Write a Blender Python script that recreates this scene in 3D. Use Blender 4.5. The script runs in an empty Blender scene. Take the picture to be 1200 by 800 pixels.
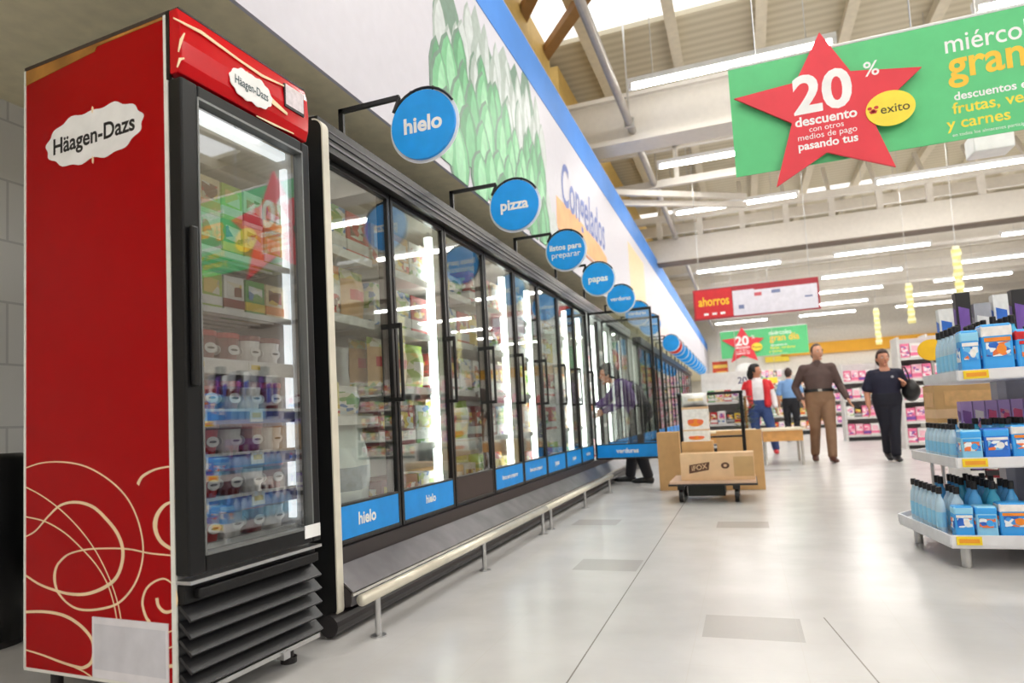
import bpy, math, random
from mathutils import Vector, Matrix, Euler

random.seed(7)
SC = bpy.context.scene
COL = SC.collection
R = math.radians

# ------------------------------------------------------------------ camera, world, exposure
F_PX, CY_PX = 761.4, 438.3
def cam_axes(yaw, pitch, roll):
    f = Vector((math.sin(yaw)*math.cos(pitch), math.cos(yaw)*math.cos(pitch), math.sin(pitch)))
    r = Vector((math.cos(yaw), -math.sin(yaw), 0)); u = r.cross(f)
    c, s = math.cos(roll), math.sin(roll)
    return c*r + s*u, -s*r + c*u, f
cr, cu, cf = cam_axes(R(-19.558), R(4.151), R(-3.072))
cd = bpy.data.cameras.new('camera'); cam = bpy.data.objects.new('camera', cd); COL.objects.link(cam)
m = Matrix((cr, cu, -cf)).transposed().to_4x4(); m.translation = (0, 0, 0.80); cam.matrix_world = m
cd.sensor_width = 36; cd.lens = F_PX/1200*36; cd.shift_y = (CY_PX-400)/1200
cd.clip_start = .05; cd.clip_end = 200
cd.dof.use_dof = True; cd.dof.focus_distance = 2.6; cd.dof.aperture_fstop = 2.4
SC.camera = cam

W = bpy.data.worlds.new('daylight'); SC.world = W; W.use_nodes = True
W.node_tree.nodes['Background'].inputs[0].default_value = (1.0, .985, .96, 1)
W.node_tree.nodes['Background'].inputs[1].default_value = 1.6
SC.view_settings.view_transform = 'Standard'; SC.view_settings.look = 'None'
SC.view_settings.gamma = 1; SC.view_settings.use_curve_mapping = False
SC.view_settings.exposure = 0.36
try:
    SC.cycles.use_denoising = True; SC.cycles.max_bounces = 8; SC.cycles.transparent_max_bounces = 24
    SC.cycles.sample_clamp_indirect = 6; SC.cycles.sample_clamp_direct = 0
    SC.cycles.caustics_reflective = False; SC.cycles.caustics_refractive = False
except Exception: pass

TUBE_W = 14.0          # watts of each ceiling lamp
TUBE_ROWS = [-7.4, -4.3, -1.2, 1.9, 5.0, 8.25, 11.2, 14.05, 17.2, 20.4, 23.8, 27, 30.1, 33.3]  # first rows, behind the camera, are unseen and added for light from there
TUBE_COLS = [.1, 3.9, 7.9]

# ------------------------------------------------------------------ materials
def lin(c):
    c = c/255
    return c/12.92 if c <= .04045 else ((c+.055)/1.055)**2.4
MATS = {}
def mat(name, rgb=(200,200,200), rough=.5, metal=0, spec=.5, var=.06, scale=12, emit=None, coat=0, bump=0, bscale=80):
    if name in MATS: return MATS[name]
    M = bpy.data.materials.new(name); M.use_nodes = True; MATS[name] = M
    nt = M.node_tree; b = nt.nodes['Principled BSDF']
    col = tuple(lin(v) for v in rgb)
    b.inputs['Roughness'].default_value = rough; b.inputs['Metallic'].default_value = metal
    b.inputs['Specular IOR Level'].default_value = spec
    b.inputs['Coat Weight'].default_value = coat; b.inputs['Coat Roughness'].default_value = .04
    tc = nt.nodes.new('ShaderNodeTexCoord'); nz = nt.nodes.new('ShaderNodeTexNoise')
    nz.inputs['Scale'].default_value = scale; nz.inputs['Detail'].default_value = 3
    nt.links.new(tc.outputs['Object'], nz.inputs['Vector'])
    rp = nt.nodes.new('ShaderNodeValToRGB'); e = rp.color_ramp.elements
    e[0].position = .3; e[1].position = .7
    e[0].color = tuple(min(1, v*(1-var)) for v in col)+(1,); e[1].color = tuple(min(1, v*(1+var)) for v in col)+(1,)
    nt.links.new(nz.outputs['Fac'], rp.inputs[0]); nt.links.new(rp.outputs[0], b.inputs['Base Color'])
    if emit:
        b.inputs['Emission Color'].default_value = col+(1,); b.inputs['Emission Strength'].default_value = emit
    if bump:
        n2 = nt.nodes.new('ShaderNodeTexNoise'); n2.inputs['Scale'].default_value = bscale
        nt.links.new(tc.outputs['Object'], n2.inputs['Vector'])
        bp = nt.nodes.new('ShaderNodeBump'); bp.inputs['Strength'].default_value = bump
        nt.links.new(n2.outputs['Fac'], bp.inputs['Height']); nt.links.new(bp.outputs[0], b.inputs['Normal'])
    return M

def glass(name, tint=(1,1,1), refl=1.0, base=.05):
    if name in MATS: return MATS[name]
    M = bpy.data.materials.new(name); M.use_nodes = True; MATS[name] = M
    nt = M.node_tree; nt.nodes.clear()
    o = nt.nodes.new('ShaderNodeOutputMaterial'); mx = nt.nodes.new('ShaderNodeMixShader')
    t = nt.nodes.new('ShaderNodeBsdfTransparent'); t.inputs[0].default_value = tint+(1,)
    g = nt.nodes.new('ShaderNodeBsdfGlossy'); g.inputs['Roughness'].default_value = .015
    lw = nt.nodes.new('ShaderNodeLayerWeight'); lw.inputs[0].default_value = .5
    p = nt.nodes.new('ShaderNodeMath'); p.operation = 'POWER'; p.inputs[1].default_value = 4.0
    a = nt.nodes.new('ShaderNodeMath'); a.operation = 'MULTIPLY_ADD'; a.inputs[1].default_value = refl; a.inputs[2].default_value = base
    nt.links.new(lw.outputs['Facing'], p.inputs[0]); nt.links.new(p.outputs[0], a.inputs[0])
    a.use_clamp = True
    nt.links.new(a.outputs[0], mx.inputs[0]); nt.links.new(t.outputs[0], mx.inputs[1]); nt.links.new(g.outputs[0], mx.inputs[2])
    nt.links.new(mx.outputs[0], o.inputs[0])
    return M

# ------------------------------------------------------------------ mesh builder
_TXT = {}
def text_mesh(body, size, bold, shear=0):
    k = (body, size, bold, shear)
    if k in _TXT: return _TXT[k]
    cu_ = bpy.data.curves.new('t', 'FONT'); cu_.body = body; cu_.size = size; cu_.offset = bold*size
    cu_.align_x = 'CENTER'; cu_.align_y = 'CENTER'; cu_.resolution_u = 4; cu_.shear = shear
    o = bpy.data.objects.new('t', cu_); COL.objects.link(o)
    dg = bpy.context.evaluated_depsgraph_get(); me = bpy.data.meshes.new_from_object(o.evaluated_get(dg))
    v = [tuple(p.co) for p in me.vertices]; f = [tuple(p.vertices) for p in me.polygons]
    bpy.data.objects.remove(o); bpy.data.curves.remove(cu_); bpy.data.meshes.remove(me)
    _TXT[k] = (v, f); return v, f

class MB:
    def __init__(s): s.v = []; s.f = []; s.m = []
    def add(s, v, f, mt=0):
        n = len(s.v); s.v += [tuple(p) for p in v]
        for q in f: s.f.append(tuple(i+n for i in q)); s.m.append(mt)
        return s
    def box(s, x0, x1, y0, y1, z0, z1, mt=0):
        v = [(x, y, z) for x in (x0, x1) for y in (y0, y1) for z in (z0, z1)]
        return s.add(v, [(0,1,3,2),(4,6,7,5),(0,4,5,1),(2,3,7,6),(0,2,6,4),(1,5,7,3)], mt)
    def bar(s, p, q, w, h, mt=0, up=(0,0,1)):
        p, q = Vector(p), Vector(q); t = (q-p).normalized(); a = t.cross(Vector(up))
        if a.length < 1e-4: a = Vector((1,0,0))
        a.normalize(); b = a.cross(t)
        v = []
        for c in (p, q):
            for i, j in ((-1,-1),(1,-1),(1,1),(-1,1)): v.append(c+a*i*w/2+b*j*h/2)
        return s.add(v, [(0,1,2,3),(7,6,5,4),(0,4,5,1),(1,5,6,2),(2,6,7,3),(3,7,4,0)], mt)
    def loft(s, pts, rad, ref=(1,0,0), mt=0, n=14, cap=.5):
        P = [Vector(p) for p in pts]; R_ = [(r, r) if not hasattr(r, '__len__') else r for r in rad]
        t0 = (P[1]-P[0]).normalized(); t1 = (P[-1]-P[-2]).normalized()
        if cap:
            P = [P[0]-t0*min(R_[0])*cap]+P+[P[-1]+t1*min(R_[-1])*cap]
            R_ = [(R_[0][0]*.6, R_[0][1]*.6)]+R_+[(R_[-1][0]*.6, R_[-1][1]*.6)]
        v = []; f = []
        for i, p in enumerate(P):
            t = (P[min(i+1, len(P)-1)]-P[max(i-1, 0)]).normalized()
            a = Vector(ref)-t*t.dot(Vector(ref))
            if a.length < 1e-3: a = Vector((0,1,0))-t*t.y
            a.normalize(); b = t.cross(a)
            for k in range(n):
                th = 2*math.pi*k/n; v.append(p+a*math.cos(th)*R_[i][0]+b*math.sin(th)*R_[i][1])
        L = len(P)
        for i in range(L-1):
            for k in range(n): f.append((i*n+k, i*n+(k+1)%n, (i+1)*n+(k+1)%n, (i+1)*n+k))
        f.append(tuple(range(n-1, -1, -1))); f.append(tuple((L-1)*n+k for k in range(n)))
        return s.add(v, f, mt)
    def cyl(s, p, q, r, r2=None, n=16, mt=0):
        return s.loft([p, q], [r, r if r2 is None else r2], mt=mt, n=n, cap=0)
    def tube(s, pts, r, n=10, mt=0): return s.loft(pts, [r]*len(pts), ref=(.3,.2,.9), mt=mt, n=n, cap=0)
    def lathe(s, prof, c=(0,0,0), n=20, mt=0, sx=1, sy=1, mts=None):
        v = []; f = []; N = len(s.v)
        for r, z in prof:
            for k in range(n):
                th = 2*math.pi*k/n; v.append((c[0]+r*math.cos(th)*sx, c[1]+r*math.sin(th)*sy, c[2]+z))
        s.v += v
        for i in range(len(prof)-1):
            for k in range(n):
                s.f.append(tuple(N+j for j in (i*n+k, i*n+(k+1)%n, (i+1)*n+(k+1)%n, (i+1)*n+k))); s.m.append(mts[i] if mts else mt)
        s.f.append(tuple(N+k for k in range(n-1, -1, -1))); s.m.append(mts[0] if mts else mt)
        s.f.append(tuple(N+(len(prof)-1)*n+k for k in range(n))); s.m.append(mts[-1] if mts else mt)
        return s
    def prism(s, poly, o, r, u, d, mt=0):
        o, r, u = Vector(o), Vector(r), Vector(u); nn = r.cross(u)
        n = len(poly); v = [o+r*x+u*y for x, y in poly]; v += [p+nn*d for p in v]
        f = [tuple(range(n-1, -1, -1)), tuple(range(n, 2*n))]+[(i, (i+1) % n, n+(i+1) % n, n+i) for i in range(n)]
        return s.add(v, f, mt)
    def ribbon(s, pts, wid, o, r, u, d, mt=0):
        "a tapering flat stroke of thickness d on the plane (o, r, u)"
        o, r, u = Vector(o), Vector(r), Vector(u); nn = r.cross(u); P = [Vector((p[0], p[1])) for p in pts]
        L = []
        for i, p in enumerate(P):
            t = (P[min(i+1, len(P)-1)]-P[max(i-1, 0)]).normalized(); q = Vector((-t.y, t.x))*wid[i]/2
            L.append((p+q, p-q))
        v = []; f = []
        for a, b in L:
            for h in (0, d):
                for c in (a, b): v.append(o+r*c.x+u*c.y+nn*h)
        for i in range(len(P)-1):
            a = i*4; b = a+4
            f += [(a+2, b+2, b+3, a+3), (a, a+2, a+3, a+1)] if i == 0 else [(a+2, b+2, b+3, a+3)]
            f += [(a, b, b+2, a+2), (a+3, b+3, b+1, a+1)]
        e = (len(P)-1)*4; f.append((e, e+1, e+3, e+2))
        return s.add(v, f, mt)
    def ell(s, c, rad, mt=0, n=16, fn=None):
        v = []; f = []; h = n//2
        for i in range(h+1):
            ph = math.pi*i/h
            for k in range(n):
                th = 2*math.pi*k/n; p = Vector((math.sin(ph)*math.cos(th), math.sin(ph)*math.sin(th), math.cos(ph)))
                if fn: p = fn(p)
                v.append((c[0]+p[0]*rad[0], c[1]+p[1]*rad[1], c[2]+p[2]*rad[2]))
        for i in range(h):
            for k in range(n): f.append((i*n+k, (i+1)*n+k, (i+1)*n+(k+1) % n, i*n+(k+1) % n))
        return s.add(v, f, mt)
    def text(s, body, size, o, r, u, bold=.012, mt=0, lift=.001, sx=1, sy=1, shear=0):
        v, f = text_mesh(body, size, bold, shear); o, r, u = Vector(o), Vector(r), Vector(u); nn = r.cross(u)
        return s.add([o+r*(p[0]*sx)+u*(p[1]*sy)+nn*lift for p in v], f, mt)
    def xf(s, M, start=0):
        for i in range(start, len(s.v)): s.v[i] = tuple(M @ Vector(s.v[i]))
        return s
    def build(s, name, mats, parent=None, bev=0, smooth=False, seg=2, remesh=0, sub=0):
        me = bpy.data.meshes.new(name); me.from_pydata(s.v, [], s.f)
        if not isinstance(mats, (list, tuple)): mats = [mats]
        for q in mats: me.materials.append(q)
        me.polygons.foreach_set('material_index', s.m)
        if smooth: me.polygons.foreach_set('use_smooth', [True]*len(me.polygons))
        me.update()
        o = bpy.data.objects.new(name, me); COL.objects.link(o)
        if parent: o.parent = parent
        if remesh:
            r = o.modifiers.new('skin', 'REMESH'); r.mode = 'VOXEL'; r.voxel_size = remesh; r.use_smooth_shade = True
            q = o.modifiers.new('soft', 'SMOOTH'); q.factor = .5; q.iterations = 4
        if bev:
            b = o.modifiers.new('edge', 'BEVEL'); b.width = bev; b.segments = seg; b.limit_method = 'ANGLE'; b.angle_limit = R(40)
        return o

def tag(o, label=None, cat=None, group=None, kind=None):
    if label: o['label'] = label
    if cat: o['category'] = cat
    if group: o['group'] = group
    if kind: o['kind'] = kind
    return o
def thing(name, label, cat, loc=(0,0,0), rz=0, group=None):
    o = bpy.data.objects.new(name, None); COL.objects.link(o); o.empty_display_size = .1
    o.location = loc; o.rotation_euler = (0, 0, rz)
    return tag(o, label, cat, group)
def struct(name, mb, mats, **k): return tag(mb.build(name, mats, **k), kind='structure')
def copy_tree(o, parent=None):
    c = o.copy(); COL.objects.link(c)
    if parent: c.parent = parent
    for ch in list(o.children): copy_tree(ch, c)
    return c
class Proto:
    "one built item; the first put() moves it, later ones copy it with its parts"
    def __init__(s, o): s.o = o; s.used = False
    def put(s, loc, rz=0, label=None, cat=None, group=None, sc=None, rx=0):
        o = copy_tree(s.o) if s.used else s.o
        s.used = True; o.location = loc; o.rotation_euler = (rx, 0, rz)
        if sc: o.scale = sc
        return tag(o, label, cat, group)
X, Y, Z = Vector((1,0,0)), Vector((0,1,0)), Vector((0,0,1))

# common materials
black = mat('black_plastic', (14,14,16), .35)
black2 = mat('black_matte', (15,15,17), .45, spec=.35)
dark = mat('dark_metal', (48,46,48), .4, .3)
white_p = mat('white_paint', (240,240,240), .35)
steel = mat('brushed_steel', (200,200,200), .3, .9)
chrome = mat('polished_steel', (225,222,215), .2, .7)
red = mat('red_vinyl', (166,2,8), .25, 0, .12, .03)
red_h = mat('red_canopy', (204,6,22), .14, 0, .3, .03, coat=.12)
cream = mat('cream_ink', (246,220,178), .4)
white_ink = mat('white_ink', (246,246,246), .45)
black_ink = mat('black_ink', (16,14,16), .5)
blue = mat('label_blue', (12,150,238), .4)
discblue = mat('disc_blue', (10,158,246), .35)
card = mat('cardboard', (206,164,112), .8, bump=.1)
card_l = mat('light_cardboard', (226,190,150), .8, bump=.1)
yellow = mat('yellow_ink', (250,206,40), .5)
lampwhite = mat('lamp_tube', (255,252,244), .4, emit=20)

# ------------------------------------------------------------------ floor (polished tiles)
def floor_mat():
    M = bpy.data.materials.new('polished_floor_tiles'); M.use_nodes = True; nt = M.node_tree
    b = nt.nodes['Principled BSDF']; L = nt.links.new
    g = nt.nodes.new('ShaderNodeNewGeometry'); sp = nt.nodes.new('ShaderNodeSeparateXYZ'); L(g.outputs['Position'], sp.inputs[0])
    def mth(op, a, b_=0, c=None):
        n = nt.nodes.new('ShaderNodeMath'); n.operation = op
        for i, q in enumerate((a, b_) if c is None else (a, b_, c)):
            if hasattr(q, 'is_output'): L(q, n.inputs[i])
            else: n.inputs[i].default_value = q
        return n.outputs[0]
    def near(out, c, w):    # 1 inside |out-c|<w
        return mth('LESS_THAN', mth('ABSOLUTE', mth('SUBTRACT', out, c)), w)
    x, y = sp.outputs[0], sp.outputs[1]
    def grid(out, off, step, w):
        fr = mth('FRACT', mth('DIVIDE', mth('SUBTRACT', out, off), step)); return mth('GREATER_THAN', mth('ABSOLUTE', mth('SUBTRACT', fr, .5)), .5-w/step)
    fine = mth('MAXIMUM', grid(x, -.573, .345, .0010), grid(y, 2.45, .27, .0010))
    bold = mth('MAXIMUM', near(x, -.573, .0026), mth('MULTIPLY', near(mth('MULTIPLY_ADD', y, .134, x), .587, .0025), mth('LESS_THAN', y, 2.75)))
    dk = None
    for cx, cy in ((-.037,2.585),(-.76,3.53),(-.08,4.84),(-1.13,4.93),(.31,9.0),(1.6,6.2),(-.3,7.6),(2.1,8.6)):
        t = mth('MULTIPLY', near(x, cx, .17), near(y, cy, .133)); dk = t if dk is None else mth('MAXIMUM', dk, t)
    nz = nt.nodes.new('ShaderNodeTexNoise'); nz.inputs['Scale'].default_value = 3; nz.inputs['Detail'].default_value = 6
    L(g.outputs['Position'], nz.inputs['Vector'])
    rp = nt.nodes.new('ShaderNodeValToRGB'); rp.color_ramp.elements[0].position = .35; rp.color_ramp.elements[1].position = .65
    rp.color_ramp.elements[0].color = (lin(199),lin(197),lin(196),1); rp.color_ramp.elements[1].color = (lin(209),lin(207),lin(206),1)
    L(nz.outputs['Fac'], rp.inputs[0])
    def mix(fac, a, col):
        n = nt.nodes.new('ShaderNodeMixRGB'); L(fac, n.inputs[0]); L(a, n.inputs[1]); n.inputs[2].default_value = tuple(lin(v) for v in col)+(1,); return n.outputs[0]
    c = mix(dk, rp.outputs[0], (180,177,174))
    c = mix(mth('MULTIPLY', fine, .45), c, (196,190,182))
    c = mix(mth('MULTIPLY', bold, .9), c, (120,112,106))
    L(c, b.inputs['Base Color']); b.inputs['Roughness'].default_value = .26; b.inputs['Specular IOR Level'].default_value = .4
    n2 = nt.nodes.new('ShaderNodeTexNoise'); n2.inputs['Scale'].default_value = 5; L(g.outputs['Position'], n2.inputs['Vector'])
    bp = nt.nodes.new('ShaderNodeBump'); bp.inputs['Strength'].default_value = .035; bp.inputs['Distance'].default_value = .05
    L(n2.outputs['Fac'], bp.inputs['Height']); L(bp.outputs[0], b.inputs['Normal'])
    return M
struct('floor', MB().box(-3.3, 14, -8, 40, -.1, 0), floor_mat())

# ------------------------------------------------------------------ walls, soffit, fascia
def block_mat():
    M = bpy.data.materials.new('painted_block_wall'); M.use_nodes = True; nt = M.node_tree; b = nt.nodes['Principled BSDF']
    g = nt.nodes.new('ShaderNodeNewGeometry'); mp = nt.nodes.new('ShaderNodeSeparateXYZ'); cb = nt.nodes.new('ShaderNodeCombineXYZ')
    nt.links.new(g.outputs['Position'], mp.inputs[0]); nt.links.new(mp.outputs[1], cb.inputs[0]); nt.links.new(mp.outputs[2], cb.inputs[1])
    br = nt.nodes.new('ShaderNodeTexBrick'); br.inputs['Scale'].default_value = 1; br.inputs['Brick Width'].default_value = .6; br.inputs['Row Height'].default_value = .3
    br.inputs['Mortar Size'].default_value = .006
    br.inputs['Color1'].default_value = (lin(226),lin(226),lin(224),1); br.inputs['Color2'].default_value = (lin(220),lin(220),lin(218),1); br.inputs['Mortar'].default_value = (lin(196),lin(196),lin(196),1)
    nt.links.new(cb.outputs[0], br.inputs['Vector']); nt.links.new(br.outputs[0], b.inputs['Base Color']); b.inputs['Roughness'].default_value = .6
    return M
struct('wall_left', MB().box(-3.5, -3.3, -8, 40, -.1, 7.2), block_mat())
struct('wall_right', MB().box(14, 14.2, -8, 38, -.1, 7.2), mat('right_wall_paint', (196,186,176), .7))
struct('wall_front', MB().box(-3.5, 14, -8.2, -8, -.1, 7.2), mat('front_wall_paint', (232,230,226), .7))
struct('wall_back', MB().box(-3.5, 14, 38, 38.2, -.1, 7.2), mat('back_wall_paint', (240,236,228), .7))
soff = mat('soffit_paint', (244,234,200), .75)
fas = mat('fascia_white', (214,212,222), .5, spec=.2, var=.02)
struct('ceiling_soffit', MB().box(-3.3, -1.78, -8, 37.9, 2.5, 2.56), soff)

# fascia with its printed picture, lettering and blue top band: one long sign
t = thing('fascia_panel', 'long white fascia with green vegetable picture and blue top band above the freezers', 'fascia sign', (-1.76, 0, 2.5))
MB().box(-.02, 0, -8, 37.9, 0, 2.05).build('panel', fas, t)
MB().box(-.03, .006, -8, 37.9, 1.62, 2.03).build('top_band', mat('band_blue', (84,144,226), .6, spec=.15, var=.1, scale=1.2), t)
pic = MB(); greens = [mat('spear_green_%s' % n, c, .5, var=.12, scale=14) for n, c in (('pale', (150,212,168)), ('mid', (108,184,130)), ('deep', (80,150,104)), ('grey', (164,178,172)), ('shade', (100,134,114)), ('mist', (200,208,208)))]
def spear(cy, z0, h, w, mt, lift, lean=0):
    pts = []
    for a, b in ((-.36,0),(-.5,.3),(-.46,.62),(-.27,.85),(0,1),(.27,.85),(.46,.62),(.5,.3),(.36,0)): pts.append((cy+a*w+lean*b, z0+b*h))
    pic.prism(pts, (0,0,0), Y, Z, lift, mt)
# dull shadow shapes behind, then rows of spear tips, larger and brighter to the bottom
rnd = random.Random(3)
for k in range(30):
    spear(3.9+rnd.random()*2.2, rnd.random()*.75, .6+rnd.random()*.45, .34+rnd.random()*.15, 4 if k % 3 else 3, .001+k*.00004)
for row, (z0, h, w, mts) in enumerate(((1.02,.5,.22,(5,3,5)),(.86,.5,.24,(3,5,3)),(.68,.52,.27,(2,3,4)),(.50,.52,.30,(2,1,2)),(.30,.52,.33,(1,2,1)),(.12,.50,.35,(1,2,1)),(.0,.40,.35,(1,1,2)))):
    n = 9
    for k in range(n):
        y = 3.72+(k+.5+(row % 2)*.5)*2.5/n+rnd.uniform(-.06, .06)
        z = max(0, z0+rnd.uniform(-.06, .06)-(.3 if (y < 4.15 and row < 3) else 0))
        q = rnd.choice(mts); w_ = w*rnd.uniform(.85, 1.1); h_ = h*rnd.uniform(.85, 1.1); l = rnd.uniform(-.03, .03)
        spear(y, z, h_, w_, 4 if row > 1 else 3, .0022+row*.0006+k*.00003, l)
        spear(y+.01, z, h_*.96, w_*.84, q, .0023+row*.0006+k*.00003, l)
        spear(y+.03, z, h_*.88, w_*.45, {1:0,2:1,3:5,5:5,4:3,0:0}[q], .0024+row*.0006+k*.00003, l)
for k in range(5): spear(6.15+k*.1, .02+.12*k % .3, .5-.05*k, .24, 5, .0021+.00005*k)
pic.build('vegetable_picture', greens, t)
MB().prism([(6.65,.36),(9.4,.40),(9.4,.62),(8.9,.70),(7.6,.74),(6.7,.72)], (0,0,0), Y, Z, .002).prism([(6.7,.32),(9.4,.34),(9.4,.37),(6.7,.36)], (0,0,0), Y, Z, .003, 1).build('orange_picture', [mat('pie_orange', (236,170,104), .5, var=.15, scale=5), mat('pie_crust', (196,120,70), .5)], t)
MB().text('Congelados', .62, (0,8.1,.94), Y, Z, bold=.012, lift=.003, sx=.82, sy=1.2, shear=.25).build('lettering', mat('script_blue', (84,104,178), .5), t)
MB().box(0, .002, 11.5, 13.4, .05, 1.4).build('peach_picture', mat('peach_print', (240,206,160), .5), t)
MB().box(0, .002, 15.5, 17.5, .1, 1.3).build('pink_picture', mat('pink_print', (240,206,206), .5), t)

# ------------------------------------------------------------------ roof: deck, skylight, purlins, beams
def deck_mat():
    M = bpy.data.materials.new('corrugated_deck'); M.use_nodes = True; nt = M.node_tree; b = nt.nodes['Principled BSDF']
    g = nt.nodes.new('ShaderNodeNewGeometry'); wv = nt.nodes.new('ShaderNodeTexWave'); wv.bands_direction = 'Y'; wv.inputs['Scale'].default_value = 1.6
    nt.links.new(g.outputs['Position'], wv.inputs['Vector'])
    rp = nt.nodes.new('ShaderNodeValToRGB'); rp.color_ramp.elements[0].color = (lin(196),lin(186),lin(160),1); rp.color_ramp.elements[1].color = (lin(214),lin(205),lin(182),1)
    nt.links.new(wv.outputs['Fac'], rp.inputs[0]); nt.links.new(rp.outputs[0], b.inputs['Base Color']); b.inputs['Roughness'].default_value = .6
    bp = nt.nodes.new('ShaderNodeBump'); bp.inputs['Strength'].default_value = .6; nt.links.new(wv.outputs['Fac'], bp.inputs['Height']); nt.links.new(bp.outputs[0], b.inputs['Normal'])
    return M
deckm = deck_mat()
ck = MB()
SKY = [(7.4, 9.7), (12.6, 13.6), (19.2, 20.2), (26, 27)]
y0 = -8
for a, b_ in SKY:
    ck.box(-3.5, 14, y0, a, 6.7, 6.78); y0 = b_
    ck.box(10.5, 14, a, b_, 6.7, 6.78)
ck.box(-3.5, 14, y0, 38.2, 6.7, 6.78)
struct('ceiling', ck, deckm)
skyg = glass('skylight_glass', (1,1,1), .5)
for i, (a, b_) in enumerate(SKY):
    struct('window_%d' % (i+1), MB().box(-3.5, 10.5, a, b_, 6.73, 6.745), skyg)
beamw = mat('beam_white', (226,220,212), .55, var=.03); purl = mat('purlin_cream', (222,212,190), .6); yel = mat('yellow_paint', (214,180,104), .6)
for k in range(9):
    x = -1.86+1.25*k
    struct('ceiling_purlin', MB().box(x-.05, x+.05, -8, 38, 6.5, 6.7).box(x-.08, x+.08, -8, 38, 6.48, 6.5), purl)
# yellow edge beam over the fascia and rafters crossing the skylight
struct('ceiling_edge_beam', MB().box(-2.75, -2.45, -8, 9.4, 5.2, 6.5).box(-2.75, -2.45, 9.9, 38, 5.2, 6.5), yel)
rafm = mat('timber_brown', (150,112,66), .7)
struct('ceiling_brace', MB().bar((-2.62,8.4,6.35), (-1.55,6.9,6.35), .16, .12), rafm)
struct('ceiling_brace', MB().bar((-2.6,9.4,6.35), (-.9,7.3,6.35), .16, .12), rafm)
def plain_beam(y, u=0):
    b = MB().box(-3.3, 14, y, y+.3, 4.87+u, 5.5+u)
    b.box(-3.3, 14, y-.08, y+.38, 4.82+u, 4.88+u).box(-3.3, 14, y-.08, y+.38, 5.5+u, 5.56+u)
    struct('ceiling_beam', b, beamw)
def truss_beam(y):
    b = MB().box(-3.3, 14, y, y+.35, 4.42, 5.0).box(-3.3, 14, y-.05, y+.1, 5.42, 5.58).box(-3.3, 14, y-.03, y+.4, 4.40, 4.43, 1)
    k = -2.6
    while k < 13.5:
        b.box(k-.06, k+.06, y-.02, y+.1, 5.0, 5.42).bar((k, y+.05, 5.42), (k, y+.9, 6.4), .08, .08); k += .95
    struct('ceiling_truss', b, [beamw, mat('painted_underside_shade', (110,96,84), .6)])  # dark strip under the lower chord has underside shade put into its colour
plain_beam(9.5); truss_beam(15.9); plain_beam(22.3, .6); plain_beam(28.7, .6); plain_beam(34.5, .6)
# slender steel under the first beam
struct('ceiling_girt', MB().box(-3.2, .35, 11.9, 12.0, 4.92, 5.05).box(-.9, -.82, 11.9, 12.0, 5.05, 6.6).box(.27, .35, 11.9, 12.0, 5.05, 6.6).box(-3.2, .35, 11.9, 12.0, 5.6, 5.7), beamw)
struct('ceiling_brace', MB().bar((-1.9,11.2,4.72), (.3,13.2,4.9), .09, .1).bar((-1.9,11.5,4.62), (.3,13.4,4.8), .09, .1), beamw)
struct('ceiling_back_girt', MB().box(-3.2, 14, 18.9, 19.0, 5.0, 5.12).box(-3.2, 14, 25.4, 25.5, 5.0, 5.12).box(-3.2, 14, 31.6, 31.7, 5.0, 5.12), beamw)

for k in range(12):
    y = 18.2+1.6*k
    struct('ceiling_joist', MB().box(-3.3, 14, y, y+.12, 5.72, 5.98), beamw)
# sprinkler pipe along the aisle with hangers
t = thing('ceiling_pipe', 'long grey pipe slung under the roof along the aisle beside the fascia', 'pipe', (-1.27, 0, 5.0))
MB().cyl((0,3,0), (0,36,0), .055, n=14).build('pipe', mat('pipe_grey', (178,172,166), .45, .3), t)
for y in (6.0, 9.2, 12.4, 15.6, 18.8): MB().cyl((0,y,.05), (0,y,1.69), .014, n=8).box(-.07, .07, y-.03, y+.03, -.065, .065).build('hanger', steel, t)

# fluorescent fittings, each with its own lamp
def make_tube():
    r = thing('fluorescent_light', 'x', 'ceiling light')
    MB().box(-1.22, 1.22, -.05, .05, .06, .13).box(-1.22, -1.17, -.04, .04, 0, .06).box(1.17, 1.22, -.04, .04, 0, .06).build('housing', white_p, r)
    MB().cyl((-1.17,0,.02), (1.17,0,.02), .026, n=10).build('tube', lampwhite, r)
    MB().cyl((-.9,0,.13), (-.9,0,1.7), .006, n=6).build('suspension_rod', steel, r); MB().cyl((.9,0,.13), (.9,0,1.7), .006, n=6).build('suspension_rod', steel, r)
    return r
tp = Proto(make_tube())
colname = ['over the aisle', 'over the right-hand shelves', 'over the far right of the store']
for i, y in enumerate(TUBE_ROWS):
    for j, x in enumerate(TUBE_COLS):
        o = tp.put((x, y, 5.0), 0, 'white fluorescent tube hanging in the row %s' % colname[j], 'ceiling light', 'fluorescent tubes hanging %s' % colname[j])
        ld = bpy.data.lights.new('tube_lamp', 'AREA'); ld.shape = 'RECTANGLE'; ld.size = 2.3; ld.size_y = .1; ld.energy = TUBE_W*(2.2 if y > 15 else 1); ld.color = (1,.98,.94)
        lo = bpy.data.objects.new('tube_lamp', ld); COL.objects.link(lo); lo.parent = o; lo.location = (0, 0, -.02)

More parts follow.
